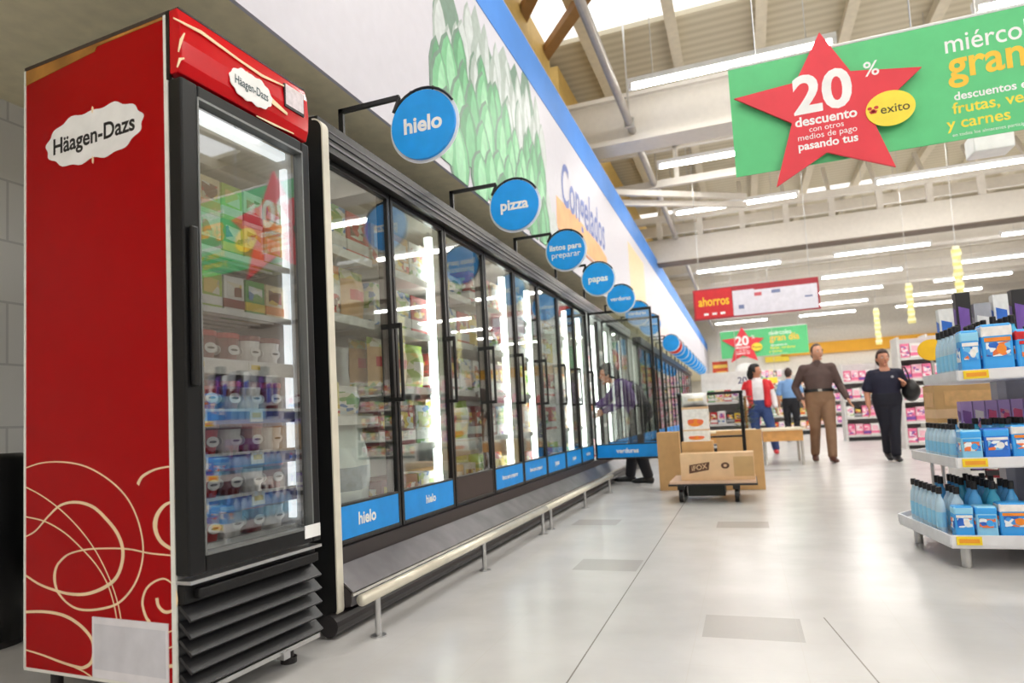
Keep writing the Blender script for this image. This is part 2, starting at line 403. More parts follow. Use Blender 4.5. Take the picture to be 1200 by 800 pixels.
# ------------------------------------------------------------------ products (built once, copied)
def lens(n, a, b, wob=0, k=8):
    return [(a*(1+wob*math.sin(k*2*math.pi*i/n))*math.cos(2*math.pi*i/n), b*(1+wob*math.sin(k*2*math.pi*i/n))*math.sin(2*math.pi*i/n)) for i in range(n)]
def carton(name, w, d, h, base, band, mark, bev=.003):
    "printed box centred on x, y with its base at z = 0"
    b = MB().box(-w/2, w/2, -d/2, d/2, 0, h)
    e = .0012
    b.box(-w/2-e, w/2+e, -d/2-e, d/2+e, h*.12, h*.36, 1)
    for o, r in (((0,-d/2-e,h*.6), X), ((0,d/2+e,h*.6), -X)): b.prism([(-w*.36,-h*.16),(w*.36,-h*.2),(w*.36,h*.2),(-w*.36,h*.24)], o, r, Z, .0012, 2)
    for o, r in (((w/2+e,0,h*.6), Y), ((-w/2-e,0,h*.6), -Y)): b.prism([(-d*.36,-h*.16),(d*.36,-h*.2),(d*.36,h*.2),(-d*.36,h*.24)], o, r, Z, .0012, 2)
    return Proto(b.build(name, [base, band, mark]))
def pillow(name, w, d, h, base, patch, mark):
    "a filled plastic bag standing on its lower edge"
    n = 10; v = []; f = []
    def pt(i, j, s):
        u = i/n*2-1; t = j/n
        bul = (1-abs(u)**2.6)*(math.sin(math.pi*min(1, t*1.02))**.55 if 0 < t < 1 else 0)
        return (u*w/2*(1-.05*math.sin(math.pi*t)), s*d/2*bul*(1+.12*math.sin(7*u+5*t)), t*h)
    for s_ in (-1, 1):
        k = len(v)
        for i in range(n+1):
            for j in range(n+1): v.append(pt(i, j, s_))
        for i in range(n):
            for j in range(n):
                q = (k+i*(n+1)+j, k+(i+1)*(n+1)+j, k+(i+1)*(n+1)+j+1, k+i*(n+1)+j+1); f.append(q if s_ < 0 else q[::-1])
    b = MB(); b.v = v; b.f = f
    for q in f:
        c = Vector((0,0,0))
        for i in q: c += Vector(v[i])
        c /= len(q); u = c.x/(w/2); t_ = c.z/h
        b.m.append(1 if (t_ > .8 or t_ < .15) else 2 if (abs(u) < .55 and .35 < t_ < .62) else 0)
    return Proto(b.build(name, [base, patch, mark], smooth=True))
def pmix(n, cols, scale=22):
    "small multicoloured printed graphics, different on every packet"
    if n in MATS: return MATS[n]
    M = bpy.data.materials.new('print_'+n); M.use_nodes = True; MATS[n] = M; nt = M.node_tree; b = nt.nodes['Principled BSDF']; b.inputs['Roughness'].default_value = .4
    tc = nt.nodes.new('ShaderNodeTexCoord'); oi = nt.nodes.new('ShaderNodeObjectInfo'); va = nt.nodes.new('ShaderNodeVectorMath'); va.operation = 'MULTIPLY_ADD'
    va.inputs[1].default_value = (1,1,1.6)
    ml = nt.nodes.new('ShaderNodeMath'); ml.operation = 'MULTIPLY'; ml.inputs[1].default_value = 37; nt.links.new(oi.outputs['Random'], ml.inputs[0])
    nt.links.new(tc.outputs['Object'], va.inputs[0]); nt.links.new(ml.outputs[0], va.inputs[2])
    vo = nt.nodes.new('ShaderNodeTexVoronoi'); vo.inputs['Scale'].default_value = scale; nt.links.new(va.outputs[0], vo.inputs['Vector'])
    sp = nt.nodes.new('ShaderNodeSeparateColor'); nt.links.new(vo.outputs['Color'], sp.inputs[0])
    rp = nt.nodes.new('ShaderNodeValToRGB'); rp.color_ramp.interpolation = 'CONSTANT'; e = rp.color_ramp.elements
    while len(e) < len(cols): e.new(.5)
    for k, c in enumerate(cols): e[k].position = k/len(cols); e[k].color = tuple(lin(v) for v in c)+(1,)
    nt.links.new(sp.outputs[0], rp.inputs[0]); nt.links.new(rp.outputs[0], b.inputs['Base Color'])
    return M
mxa = pmix('mix_warm', [(240,238,232),(206,40,44),(240,206,90),(236,226,200),(120,60,40)]); mxb = pmix('mix_cool', [(240,240,240),(60,120,190),(220,230,235),(120,170,90),(236,230,210)])
mxc = pmix('mix_pink', [(250,240,244),(232,90,140),(246,180,200),(140,90,170),(250,230,236)]); mxd = pmix('mix_pack', [(240,246,250),(60,150,230),(30,100,200),(240,244,248),(236,120,60),(110,190,240)], 40)
mxe = pmix('mix_produce', [(214,222,150),(240,236,220),(150,180,80),(236,206,110),(200,190,150)], 16)
def pm(n, c, r=.4): return mat('print_'+n, c, r, var=.1, scale=30)
pw, pr, pmar, pg, py, pb, ppk, pv, ptan, pnavy = (pm('white', (240,238,236)), pm('red', (206,30,40)), pm('maroon', (128,14,30)), pm('green', (70,160,70)), pm('yellow', (240,206,60)), pm('blue', (40,110,210)), pm('pink', (240,120,160)), pm('violet', (120,80,170)), pm('tan', (222,176,120)), pm('navy', (36,40,110)))
plg, por, pbk, pgy = pm('lime', (170,205,70)), pm('orange', (240,140,40)), pm('black', (26,24,28)), pm('grey', (170,170,178))

# ------------------------------------------------------------------ the red upright fridge
FR = thing('upright_fridge', 'tall red glass-door ice cream fridge with cream swirls on its side', 'fridge', (-1.55, 1.437, 0), math.atan2(.9986, .0523))
FW, FD, FH = .552, .674, 2.075
inner = mat('fridge_liner', (188,190,192), .4)
b = MB()                                         # carcass: two sides, back, top, floor, machine box
b.box(0, .03, 0.0, FD, .10, FH).box(FW-.03, FW, 0, FD, .10, FH).box(.03, FW-.03, FD-.03, FD, .10, FH).box(.03, FW-.03, 0, FD, 1.86, FH).box(.03, FW-.03, .02, FD, .10, .41)
b.build('cabinet', inner, FR)
sm = MB().box(-.003, 0, .012, FD, .10, FH)       # red side skin
sm.build('side_panel', red, FR)
MB().box(-.006, .002, -.002, .014, .10, FH).box(-.005, 0, FD-.008, FD+.002, .10, FH).box(-.005, 0, 0, FD, .095, .104).build('edge_trim', mat('trim_white', (238,238,232), .35), FR)
MB().prism([(-FD+.008,FH-.052),(-.32,FH-.026),(-.31,FH-.012),(-.014,FH-.010),(-.014,FH-.002),(-FD+.008,FH-.002)], (-.003,0,0), -Y, Z, .0015).build('gold_strip', mat('gold_foil', (196,140,66), .35, .5, var=.3, scale=9), FR)
MB().box(-.004, FW, -.0, FD, FH, FH+.012).build('top_cover', mat('fridge_top', (60,50,46), .5), FR)
# side decoration: points are (image-like u from the front edge, z)
S = MB()
def sw(pts, w0, w1, w2):
    n = len(pts); P = [Vector((a, c)) for a, c in pts]; out = []
    for i in range(n-1):                          # Catmull-Rom smoothing
        p0, p1, p2, p3 = P[max(i-1, 0)], P[i], P[i+1], P[min(i+2, n-1)]
        for k in range(6):
            q = k/6; out.append(.5*((2*p1)+(p2-p0)*q+(2*p0-5*p1+4*p2-p3)*q*q+(3*p1-p0-3*p2+p3)*q**3))
    out.append(P[-1]); N = len(out)
    wid = [w0+(w1-w0)*(i/(N-1)*2) if i < N/2 else w1+(w2-w1)*((i/(N-1)-.5)*2) for i in range(N)]
    S.ribbon([(p.x, p.y) for p in out], wid, (-.003,0,0), -Y, Z, .0006+.00003*len(S.f) % .0004)
th, TH = .004, .013
for pts, w in (
    ([(-0.676,0.732),(-0.587,0.748),(-0.478,0.748),(-0.373,0.731),(-0.272,0.69),(-0.196,0.637),(-0.15,0.572),(-0.129,0.498),(-0.139,0.434),(-0.173,0.377),(-0.235,0.328),(-0.319,0.305),(-0.406,0.299),(-0.465,0.315),(-0.51,0.347),(-0.525,0.39),(-0.51,0.43),(-0.464,0.461),(-0.39,0.478),(-0.303,0.485),(-0.192,0.486),(-0.099,0.476),(0.006,0.472)], (th,.007,th)),
    ([(-0.676,0.511),(-0.619,0.532),(-0.556,0.578),(-0.494,0.614),(-0.418,0.623),(-0.345,0.609),(-0.288,0.575),(-0.239,0.533),(-0.215,0.487),(-0.22,0.44),(-0.248,0.397),(-0.304,0.367),(-0.376,0.347),(-0.45,0.343),(-0.525,0.351),(-0.603,0.367),(-0.676,0.394)], (th,TH,.006)),
    ([(-0.465,0.315),(-0.51,0.347),(-0.525,0.39),(-0.51,0.43),(-0.464,0.461)], (th,TH,th)),
    ([(-0.676,0.675),(-0.587,0.644),(-0.494,0.599),(-0.404,0.54),(-0.332,0.475),(-0.276,0.401),(-0.242,0.337),(-0.225,0.283)], (th,th,th)),
    ([(-0.676,0.578),(-0.572,0.563),(-0.479,0.53),(-0.404,0.487),(-0.332,0.436),(-0.283,0.382),(-0.256,0.327),(-0.243,0.281)], (th,th,th)),
    ([(-0.148,0.674),(-0.128,0.697),(-0.081,0.715),(-0.036,0.722),(0.009,0.725)], (.012,.006,th)),
    ([(0.007,0.627),(-0.038,0.614),(-0.071,0.582),(-0.077,0.545),(-0.053,0.509),(0.004,0.484)], (th,.018,.008)),
    ([(-0.075,0.351),(-0.069,0.329),(-0.044,0.314),(-0.012,0.321),(0.005,0.346),(-0.005,0.385),(-0.042,0.406),(-0.087,0.395),(-0.12,0.371),(-0.134,0.334),(-0.122,0.298),(-0.105,0.28)], (.012,th,.011)),
    ([(-0.676,0.275),(-0.572,0.282),(-0.48,0.276),(-0.406,0.252),(-0.356,0.217),(-0.345,0.181),(-0.356,0.147),(-0.39,0.128),(-0.422,0.127),(-0.496,0.135),(-0.588,0.149),(-0.675,0.158)], (.008,.012,th)),
    ([(-0.436,0.126),(-0.39,0.116),(-0.347,0.101)], (th,th,th)),
    ([(-0.064,0.244),(-0.032,0.258),(0.002,0.269)], (th,th,th)),
    ([(-0.065,0.2),(-0.033,0.214),(0.001,0.225)], (th,th,th)),
    ([(-0.047,0.162),(-0.001,0.17)], (.01,.01,.01)),
    ):
    sw(pts, *w)
S.build('swirl_print', cream, FR)
def cloud(n, a, b_): return [(a*math.cos(q)*(1+.025*math.sin(13*q)-.10*math.cos(2*q+math.pi)*.2), b_*math.sin(q)*(1+.05*math.sin(13*q)-.16*math.exp(-(math.cos(q)*3.2)**2))) for q in (2*math.pi*i/n for i in range(n))]
o = Vector((-.003, .333, 1.777))
L = MB().prism(cloud(80, .222, .092), o, -Y, Z, .0016)
L.text('Häagen-Dazs', .078, o+Vector((-.0017,0,-.004)), -Y, Z, bold=.022, mt=1, sx=.94, sy=.95, lift=.0004)
L.prism(lens(8, .004, .012), o+Vector((0,0,.082)), -Y, Z, .0019, 2).prism(lens(8, .004, .012), o+Vector((0,0,-.082)), -Y, Z, .0019, 2)
L.build('side_logo', [white_ink, black_ink, cream], FR)
MB().box(-.006, -.003, .03, .348, .105, .282).box(-.0066, -.006, .04, .338, .13, .262, 1).build('paper_sheet', [mat('paper', (232,230,236), .7), mat('paper_grey', (214,214,222), .7, var=.08)], FR)
# header (bulging red canopy)
hb = MB(); pr_ = [(0,-.048),(0,-.045),]
prof = [(.0,1.885),(-.045,1.885),(-.056,1.92),(-.060,1.98),(-.056,2.04),(-.045,2.083),(0,2.083)]
hb.prism([(-y_, z_) for y_, z_ in prof][::-1], (-.006,0,0), -Y, Z, -(FW+.010))
hb.build('header', red_h, FR, bev=.004)
MB().box(0, FW, -.045, 0, 2.083, 2.089).box(-.008, 0, -.014, 0, 1.87, 2.083).build('header_edge', black, FR)
o = Vector((.268, -.0605, 1.955)); L = MB().prism(cloud(60, .092, .056), o, X, Z, .003).text('Häagen-Dazs', .034, o+Vector((.0,-.003,0)), X, Z, bold=.012, mt=1, sx=.83, sy=1.2)
L.ribbon([(-.3,.075),(-.2,.086),(-.05,.074),(.05,.07),(.2,.09)], [.004,.011,.008,.01,.003], o, X, Z, .0022, 2).ribbon([(-.02,.05),(.1,-.0),(.17,-.015)], [.004,.02,.01], o, X, Z, .002, 2).ribbon([(.02,-.085),(.1,-.082),(.2,-.075)], [.003,.008,.003], o, X, Z, .0022, 2).ribbon([(-.285,-.02),(-.275,.02),(-.262,.05)], [.003,.009,.003], o, X, Z, .0022, 2).ribbon([(-.29,-.07),(-.28,-.04),(-.265,-.03)], [.003,.008,.004], o, X, Z, .0022, 2)
L.build('header_logo', [white_ink, mat('logo_dark', (40,70,80), .5), cream], FR)
MB().box(.425, .525, -.064, -.056, 1.965, 2.05).box(.43, .522, -.0648, -.064, 1.975, 2.05, 1).build('control_panel', [black, mat('sticker', (226,214,220), .4, var=.12, scale=60)], FR)
# glazed door
DR = MB(); z0, z1 = .415, 1.868
DR.box(-.008, .052, -.058, -.004, z0, z1).box(FW-.042, FW+.0, -.058, -.004, z0, z1).box(.052, FW-.042, -.058, -.004, z1-.045, z1).box(.052, FW-.042, -.058, -.004, z0, z0+.055)
door = DR.build('door', black2, FR, bev=.006)
MB().box(.05, FW-.04, -.04, -.03, z0+.05, z1-.04).build('glass_pane', glass('fridge_glass', (.95,.97,.97), .75, .28), door)
MB().box(.048, .054, -.06, -.028, z0+.05, z1-.04).box(FW-.044, FW-.038, -.06, -.028, z0+.05, z1-.04).box(.05, FW-.04, -.06, -.028, z1-.046, z1-.038).box(.05, FW-.04, -.06, -.028, z0+.048, z0+.056).build('pane_gasket', mat('gasket_grey', (120,122,122), .4, .3), door)
MB().box(.006, .03, -.078, -.058, .95, 1.42).build('handle', black, door, bev=.006)
MB().box(FW-.085, FW-.006, -.0612, -.058, z0+.018, z0+.062).build('sticker', white_ink, door)
# inside: rear light, shelves, price strips
MB().box(FW-.045, FW-.031, .02, .045, .5, 1.78).build('interior_lamp', mat('fridge_lamp', (245,250,255), .4, emit=1.1), FR)
MB().box(.04, FW-.04, .02, .06, 1.815, 1.845).build('interior_lamp', MATS['fridge_lamp'], FR)
MB().box(.03, FW-.03, -.003, .0, .38, .415).box(-.004, FW, -.06, 0, .392, .402).build('silver_strip', steel, FR)
shelfm = mat('wire_shelf_white', (236,236,236), .4)
FS = [.475, .61, .745, .885, 1.045, 1.21, 1.40]
for k, z in enumerate(FS):
    sh = MB()
    for i in range(9): sh.box(.034, FW-.034, .03+i*.065, .036+i*.065, z-.008, z)
    sh.box(.034, FW-.034, .018, .03, z-.016, z+.004).box(.034, .04, .02, .58, z-.012, z).box(FW-.04, FW-.034, .02, .58, z-.012, z)
    s_ = sh.build('shelf', shelfm, FR)
    if 0 < k < 5:
        MB().box(.036, FW-.036, .012, .018, z-.045, z-.005).build('price_strip', mat('strip_violet', (86,92,170), .4, var=.2, scale=40) if k < 4 else pw, s_)
        for q, xx in enumerate((.07, .30)): MB().box(xx, xx+.055, .008, .012, z-.04, z-.002).box(xx+.008, xx+.047, .0072, .008, z-.026, z-.01, 1).build('price_tag', [pw, py], s_)
# base grille with five slats
MB().box(0, FW, -.03, .02, .335, .39).box(.03, FW-.012, -.055, -.03, .345, .375).build('grille_top', black2, FR, bev=.004)
gr = MB().box(.0, FW, -.002, .015, .09, .335)
for k in range(5):
    zz = .10+k*.047
    gr.prism([(.05,zz),(.056,zz+.006),(.012,zz+.045),(.002,zz+.04)], (.0,0,0), -Y, Z, -FW)
gr.build('base_grille', mat('grille_charcoal', (32,32,35), .4), FR)
MB().box(0, FW, -.04, .0, .075, .09).box(.36, .39, -.05, -.02, .06, .085).build('base_rail', steel, FR)
for x_, y_ in ((.06,.05),(FW-.06,.05),(.06,FD-.06),(FW-.06,FD-.06)): MB().cyl((x_,y_,0), (x_,y_,.10), .018).cyl((x_,y_,0), (x_,y_,.02), .028).build('foot', dark, FR)

FRM = Matrix.Translation((-1.55, 1.437, 0)) @ Matrix.Rotation(math.atan2(.9986, .0523), 4, 'Z')
FRZ = math.atan2(.9986, .0523)
def tub(name, lid, body, spot):
    b = MB().lathe([(.034,0),(.044,.078)], mt=0, n=18)
    for a in range(4):
        th_ = a*math.pi/2-math.pi/2; c = Vector((math.cos(th_), math.sin(th_), 0)); r = Vector((-math.sin(th_), math.cos(th_), 0))
        b.prism(lens(16, .024, .017), c*.0395+Z*.04, r, Z, .0022, 1)
        b.prism(lens(10, .015, .004), c*.0415+Z*.04, r, Z, .0008, 2)
    o = b.build(name, [body, pw, black_ink]); MB().lathe([(.044,.078),(.047,.08),(.047,.094),(.042,.097)], n=18).build('lid', lid, o)
    return Proto(o)
tubs = [tub('ice_cream_tub', pmar, pr, pw), tub('ice_cream_tub', pr, pmar, pw), tub('ice_cream_tub', pmar, pw, pw)]
ord_ = ['bottom', 'second lowest', 'third lowest', 'fourth lowest', 'fifth lowest', 'sixth lowest', 'top']
tcol = ['red ice cream tub with maroon lid', 'maroon ice cream tub with red lid', 'white ice cream tub with maroon lid']
for k, z in enumerate(FS[:5]):
    for j in range(5):
        for d in range(2):
            kind = (0 if j < 2 else (1 if (k+j) % 2 else 2)) if k < 4 else (1 if j < 3 else 2)
            p = FRM @ Vector((.085+j*.0945, .088+d*.105, z+.001)); w = tcol[kind]
            tubs[kind].put(p, FRZ, '%s on the %s fridge shelf' % (w, ord_[k]), 'tub', 'tubs on the %s fridge shelf' % ord_[k])
boxes_top = [carton('ice_lolly_box', .085, .12, .12, pg, py, mxb), carton('ice_lolly_box', .085, .12, .12, pm('cream', (240,222,180)), por, mxa), carton('ice_lolly_box', .085, .12, .12, plg, pw, mxe), carton('ice_lolly_box', .085, .12, .12, pw, pmar, mxa)]
bn = ['green box of ice lollies with yellow band', 'cream box of ice lollies with orange band', 'lime box of ice lollies with white band', 'white box of ice lollies with maroon band']
for k, z in ((5, FS[5]), (6, FS[6])):
    for j in range(5):
        for d in range(2 if k == 6 else 1):
            q = (j+k+d*2) % 4; p = FRM @ Vector((.085+j*.094, .10, z+.001+d*.1215))
            boxes_top[q].put(p, FRZ, '%s on the %s fridge shelf' % (bn[q], ord_[k]), 'box', 'ice lolly boxes on the %s fridge shelf' % ord_[k])

# dark rounded bin to the left, behind the fridge
b = MB(); rc = []
t = thing('black_bin', 'black rounded bin by the left wall beside the red fridge', 'bin', (-3.0, 1.83, 0))
MB().loft([(0,0,.03),(0,0,.4),(0,0,.70),(0,0,.755),(0,0,.78)], [(.15,.15),(.16,.16),(.165,.165),(.155,.155),(.12,.12)], n=24, cap=0).build('body', black, t, smooth=True)
MB().lathe([(.13,0),(.13,.03)], n=24).build('base', dark, t)

# ------------------------------------------------------------------ freezer run with glass doors
YD = [2.27, 2.90, 3.54, 4.18, 4.81, 5.44, 6.07, 6.70, 7.30, 8.04, 8.78, 9.45, 10.1]
XD = -1.65
lin_w = mat('freezer_liner', (232,234,232), .4)
headm = mat('header_black', (18,17,20), .35, .2); headl = mat('header_grey', (90,88,94), .3, .6)
doorfr = mat('door_frame_black', (16,15,17), .3)
pane_g = glass('freezer_glass', (.92,.95,.93), .80, .17)
ledam = mat('mullion_lamp', (250,255,250), .4, emit=6)
greyp = mat('kick_plate_grey', (92,88,90), .35, .3, var=.3, scale=7); darkb = mat('base_dark', (46,40,42), .4)

FZ = thing('display_freezer', 'long black-framed glass-door freezer run with blue door labels along the aisle', 'freezer', (0,0,0))
ye = 10.1
b = MB().box(-2.42, -2.38, 2.235, ye, .12, 2.05).box(-2.42, XD-.02, 2.235, ye, 2.02, 2.06).box(-2.42, XD-.02, 2.235, ye, .12, .31).box(-2.42, -1.64, ye, ye+.03, .06, 2.06)
b.build('carcass', lin_w, FZ)
b = MB().box(-2.4, -1.60, 2.235, ye, 2.06, 2.125)
b.box(-2.4, -1.62, 2.235, ye, 2.125, 2.13, 2).box(XD-.02, -1.605, 2.235, ye, 2.0, 2.06).box(-1.605, -1.60, 2.235, ye, 2.03, 2.04, 1).box(-1.60, -1.597, 2.235, ye, 2.085, 2.09, 1).build('header', [headm, headl, steel], FZ)  # steel sheet on top is added to bounce light onto the soffit
# end panel with rounded front corners and pale edge
def rrect(x0, x1, z0, z1, r, n=6):
    p = [(x0, z0)]
    for k in range(n+1): a = -math.pi/2+k*math.pi/2/n; p.append((x1-r+r*math.cos(a), z0+r+r*math.sin(a)))
    for k in range(n+1): a = k*math.pi/2/n; p.append((x1-r+r*math.cos(a), z1-r+r*math.sin(a)))
    return p+[(x0, z1)]
ep = MB().prism(rrect(-2.42, -1.556, .065, 2.088, .045), (0,2.235,0), X, Z, .036).build('end_panel', black, FZ)
strip = MB(); rr = rrect(-2.42, -1.55, .06, 2.094, .05)[1:-1]; ri = rrect(-2.42, -1.556, .065, 2.088, .045)[1:-1]
strip.prism(rr+ri[::-1], (0,2.238,0), X, Z, .042)
strip.build('edge_strip', mat('edge_cream', (226,220,204), .35), ep)
# base: kick plate profile (X, Z)
b = MB().prism([(-2.4,.02),(-1.575,.02),(-1.575,.10),(-1.52,.105),(-1.515,.155),(-1.625,.245),(-1.635,.308),(-2.4,.308)][::-1], (0,2.24,0), X, Z, -(ye-2.24))
b.build('base', darkb, FZ)
MB().prism([(-1.512,.158),(-1.508,.163),(-1.612,.25),(-1.616,.245)][::-1], (0,2.24,0), X, Z, -(ye-2.24)).build('kick_plate', greyp, FZ)
MB().box(-1.518, -1.508, 2.24, ye, .146, .157).build('bright_trim', chrome, FZ)
MB().loft([(-1.57,2.16,.05),(-1.57,ye,.05)], [.042,.042], n=14, cap=0).build('bumper', mat('bumper_rubber', (40,36,38), .4), FZ)
words = ['hielo', 'hielo', None, 'listos para preparar', 'listos para preparar', 'papas', 'papas', 'verduras', 'verduras', 'verduras', 'verduras', 'verduras']
wsz = [.075, .06, 0, .042, .042, .06, .06, .055, .07, .07, .06, .06]
def freezer_door(i, y0, y1):
    w = y1-y0-.012; r = bpy.data.objects.new('door', None); r.empty_display_size = .05
    fr = MB(); zt, zb = 2.0, .312; e = .024
    fr.box(-.03, .0, 0, e, zb, zt).box(-.03, 0, w-e, w, zb, zt).box(-.03, 0, e, w-e, zt-.03, zt).box(-.03, 0, e, w-e, zb, zb+.02)
    fr.box(-.03, 0, e, w-e, .474, .486)
    d = fr.build('door', doorfr, FZ, bev=.003)
    MB().box(-.018, -.012, e, w-e, .48, zt-.028).build('glass_pane', pane_g, d)
    if words[i]:
        lb = MB().box(-.024, -.002, e, w-e, zb+.022, .476)
        lb.text(words[i], wsz[i], (-.002, w/2, .405), Y, Z, bold=.03, mt=1, lift=.0012)
        if i >= 8: lb.text(words[i], wsz[i], (-.024, w/2, .412), -Y, Z, bold=.014, mt=1, lift=.0012)
        lb.build('label_panel', [blue, white_ink], d)
    else:
        MB().box(-.024, -.002, e, w-e, zb+.022, .476).build('label_panel', mat('brown_panel', (58,46,44), .4), d)
    h = MB().cyl((.045,w-.016,.93), (.045,w-.016,1.32), .009, n=10).box(0, .05, w-.026, w-.006, .93, .95).box(0, .05, w-.026, w-.006, 1.30, 1.325)
    h.build('handle', black, d)
    return d
for i in range(12):
    d = freezer_door(i, YD[i], YD[i+1])
    if i in (8, 9): d.location = (XD+.0, YD[i]+.006, 0); d.rotation_euler = (0, 0, R(-90)); d.location = (XD+.01, YD[i]+.006, 0)
    else: d.location = (XD, YD[i]+.006, 0)
for i, y in enumerate(YD[1:-1]):
    MB().box(-1.72, XD-.032, y-.02, y+.02, .335, 2.0).build('mullion', lin_w if i % 2 else dark, FZ)
    if i in (1, 3, 4, 6, 7, 8, 9): MB().box(-1.775, -1.735, y-.02, y+.02, .42, 1.95).build('interior_lamp', ledam, FZ)
LV = [.312, .70, 1.02, 1.34, 1.66]
for i in range(11):
    for z in ([.86] if i == 0 else []) + LV[2 if i == 0 else 1:]:
        if i == 0 and z == 1.02: continue
        MB().box(-2.37, -1.76, YD[i]+.03, YD[i+1]-.03, z-.015, z).box(-1.76, -1.75, YD[i]+.03, YD[i+1]-.03, z-.035, z+.006, 1).build('shelf', [shelfm, pw], FZ)
# frozen goods
goods = {
 'bag': [pillow('frozen_food_bag', .2, .09, .26, c[0], c[1], c[2]) for c in ((mxe,plg,pw),(py,mxa,pw),(mxb,pw,pg),(mxa,por,pw),(ptan,mxe,pr))],
 'box': [carton('frozen_food_box', .19, .2, .22, *c) for c in ((pr,pw,mxa),(ptan,mxa,pw),(pw,mxb,mxa),(pmar,pw,mxa),(mxb,pw,mxe),(pm('butter',(240,224,150)),mxa,pw))]}
gname = {'bag': ['green vegetable-print frozen food bag', 'yellow frozen food bag', 'pale printed frozen food bag', 'red and cream printed frozen food bag', 'tan frozen food bag'], 'box': ['red frozen food box', 'tan frozen food box', 'white frozen food box', 'maroon frozen food box', 'blue-patterned frozen food box', 'pale yellow frozen food box']}
dn = ['first', 'second', 'third', 'fourth', 'fifth', 'sixth', 'seventh', 'eighth', 'ninth', 'tenth']
sn = ['floor', 'lowest shelf', 'second shelf', 'third shelf', 'top shelf']
rg = random.Random(11)
icem = mat('ice_bag_plastic', (214,224,222), .25, 0, .6, .14, 9, bump=.5, bscale=30)
ice = pillow('ice_bag', .52, .27, .53, icem, icem, mat('ice_bag_print', (120,140,150), .3, var=.3, scale=20))
for i in range(9):
    for li, z in enumerate(LV):
        if i == 8 and li == 1: continue
        if i == 0 and li < 3:
            if li == 0:
                for q in range(1):
                    ice.put((-1.835, YD[0]+.33, z+.001), R(90), 'large clear bag of ice behind the first freezer door', 'ice bag')
            elif li == 1:
                z = .86; goods['box'][5].put((-1.85, YD[0]+.24, z+.002), R(90), 'yellow carton on the lowest shelf behind the first freezer door', 'box', sc=(.8,.7,.75))
                goods['bag'][2].put((-1.84, YD[0]+.47, z+.002), R(90), 'white bag on the lowest shelf behind the first freezer door', 'bag', sc=(.9,1,.6))
            continue
        kind = 'bag' if (li + i) % 3 == 0 else 'box'
        base = rg.randrange(5)
        for q in range(3):
            v = base if q < 2 else (base+1) % 5
            y = YD[i]+.115+q*.205
            if y > YD[i+1]-.1: continue
            if kind == 'bag':
                for dd in range(2):
                    goods['bag'][v].put((-1.83-dd*.11, y, z+.002), R(90), '%s on the %s behind the %s freezer door' % (gname['bag'][v], sn[li], dn[i]), 'frozen food bag', 'frozen food bags on the %s behind the %s door' % (sn[li], dn[i]))
            else:
                goods['box'][v].put((-1.88, y, z+.002), R(90), '%s on the %s behind the %s freezer door' % (gname['box'][v], sn[li], dn[i]), 'frozen food box', 'frozen food boxes on the %s behind the %s door' % (sn[li], dn[i]))

# the further freezer run, beyond the open doors
F2 = thing('display_freezer', 'farther glass-door freezer run beyond the two open freezer doors', 'freezer', (0, 0, 0))
MB().box(-2.42, XD-.1, 11.2, 22.5, 0, 2.1).build('carcass', lin_w, F2)
MB().box(XD-.1, XD, 11.2, 22.5, .05, .33).box(XD-.1, -1.6, 11.2, 22.5, 2.0, 2.13).build('frame', headm, F2)
for k in range(14):
    y = 11.25+k*.8
    d = MB().box(XD-.04, XD, y, y+.03, .33, 2).box(XD-.04, XD, y+.75, y+.78, .33, 2).box(XD-.04, XD, y+.03, y+.75, 1.97, 2).build('door', doorfr, F2)
    MB().box(XD-.02, XD-.014, y+.03, y+.75, .48, 1.97).build('glass_pane', pane_g, d); MB().box(XD-.03, XD-.004, y+.03, y+.75, .335, .48).build('label_panel', blue, d)

# guard rails in front of the freezer
def guard(y0, y1, posts, label):
    t = thing('guard_rail', label, 'guard rail', (-1.40, y0, 0), group='guard rails along the freezer base')
    MB().loft([(0,0,.165),(0,y1-y0,.165)], [(.022,.022),(.022,.022)], n=16, cap=0).build('rail', mat('rail_cream', (226,220,204), .25, .3), t, smooth=True)
    for p in posts: MB().cyl((0,p-y0,0), (0,p-y0,.15), .012, n=12).cyl((0,p-y0,0), (0,p-y0,.006), .03, n=16).build('post', steel, t)
guard(2.13, 4.5, (2.24,3.33,4.42), 'nearer pale tubular guard rail in front of the freezer base')
guard(4.52, 6.95, (4.62,5.7,6.8), 'farther pale tubular guard rail in front of the freezer base')

# round blue hanging signs on black brackets
def disc_sign(y, label, lines, red_=False, z=2.10, r=.152):
    t = thing('round_sign', label, 'sign', (-1.63, y, 2.1312), group='round signs over the freezers')
    dz = z-2.1312
    br = MB().box(-.012, .012, -.008, .008, 0, .125).box(-.012, .30, -.008, .008, .105, .125)
    arc = [(.41+(r+.012)*math.cos(a), 0, dz+(r+.012)*math.sin(a)) for a in [R(150-10*k) for k in range(13)]]
    br.tube(arc, .006, n=8).cyl((.30,0,.115), arc[0], .008, n=8)
    br.cyl((.41-.05,0,dz+r-.015), (.41-.055,0,dz+r+.01), .004, n=6).cyl((.41+.05,0,dz+r-.015), (.41+.055,0,dz+r+.01), .004, n=6)
    br.build('bracket', black, t)
    MB().cyl((.41,.010,dz), (.41,.014,dz), r+.014, n=48).build('backing_ring', white_ink, t)
    d = MB().cyl((.41,-.006,dz), (.41,.010,dz), r, n=48)
    for k, (s_, size, bo, off) in enumerate(lines):
        d.text(s_, size, (.41,-.006,dz+off), X, Z, bold=bo, mt=1, lift=.0012)
    d.build('disc', [mat('disc_red', (220,50,40), .4) if red_ else discblue, white_ink], t)
disc_sign(2.46, "round blue 'hielo' sign on bracket, closest to the red fridge", [('hielo', .095, .032, 0)])
disc_sign(3.64, "round blue 'pizza' sign on black bracket over the freezer", [('pizza', .09, .032, 0)])
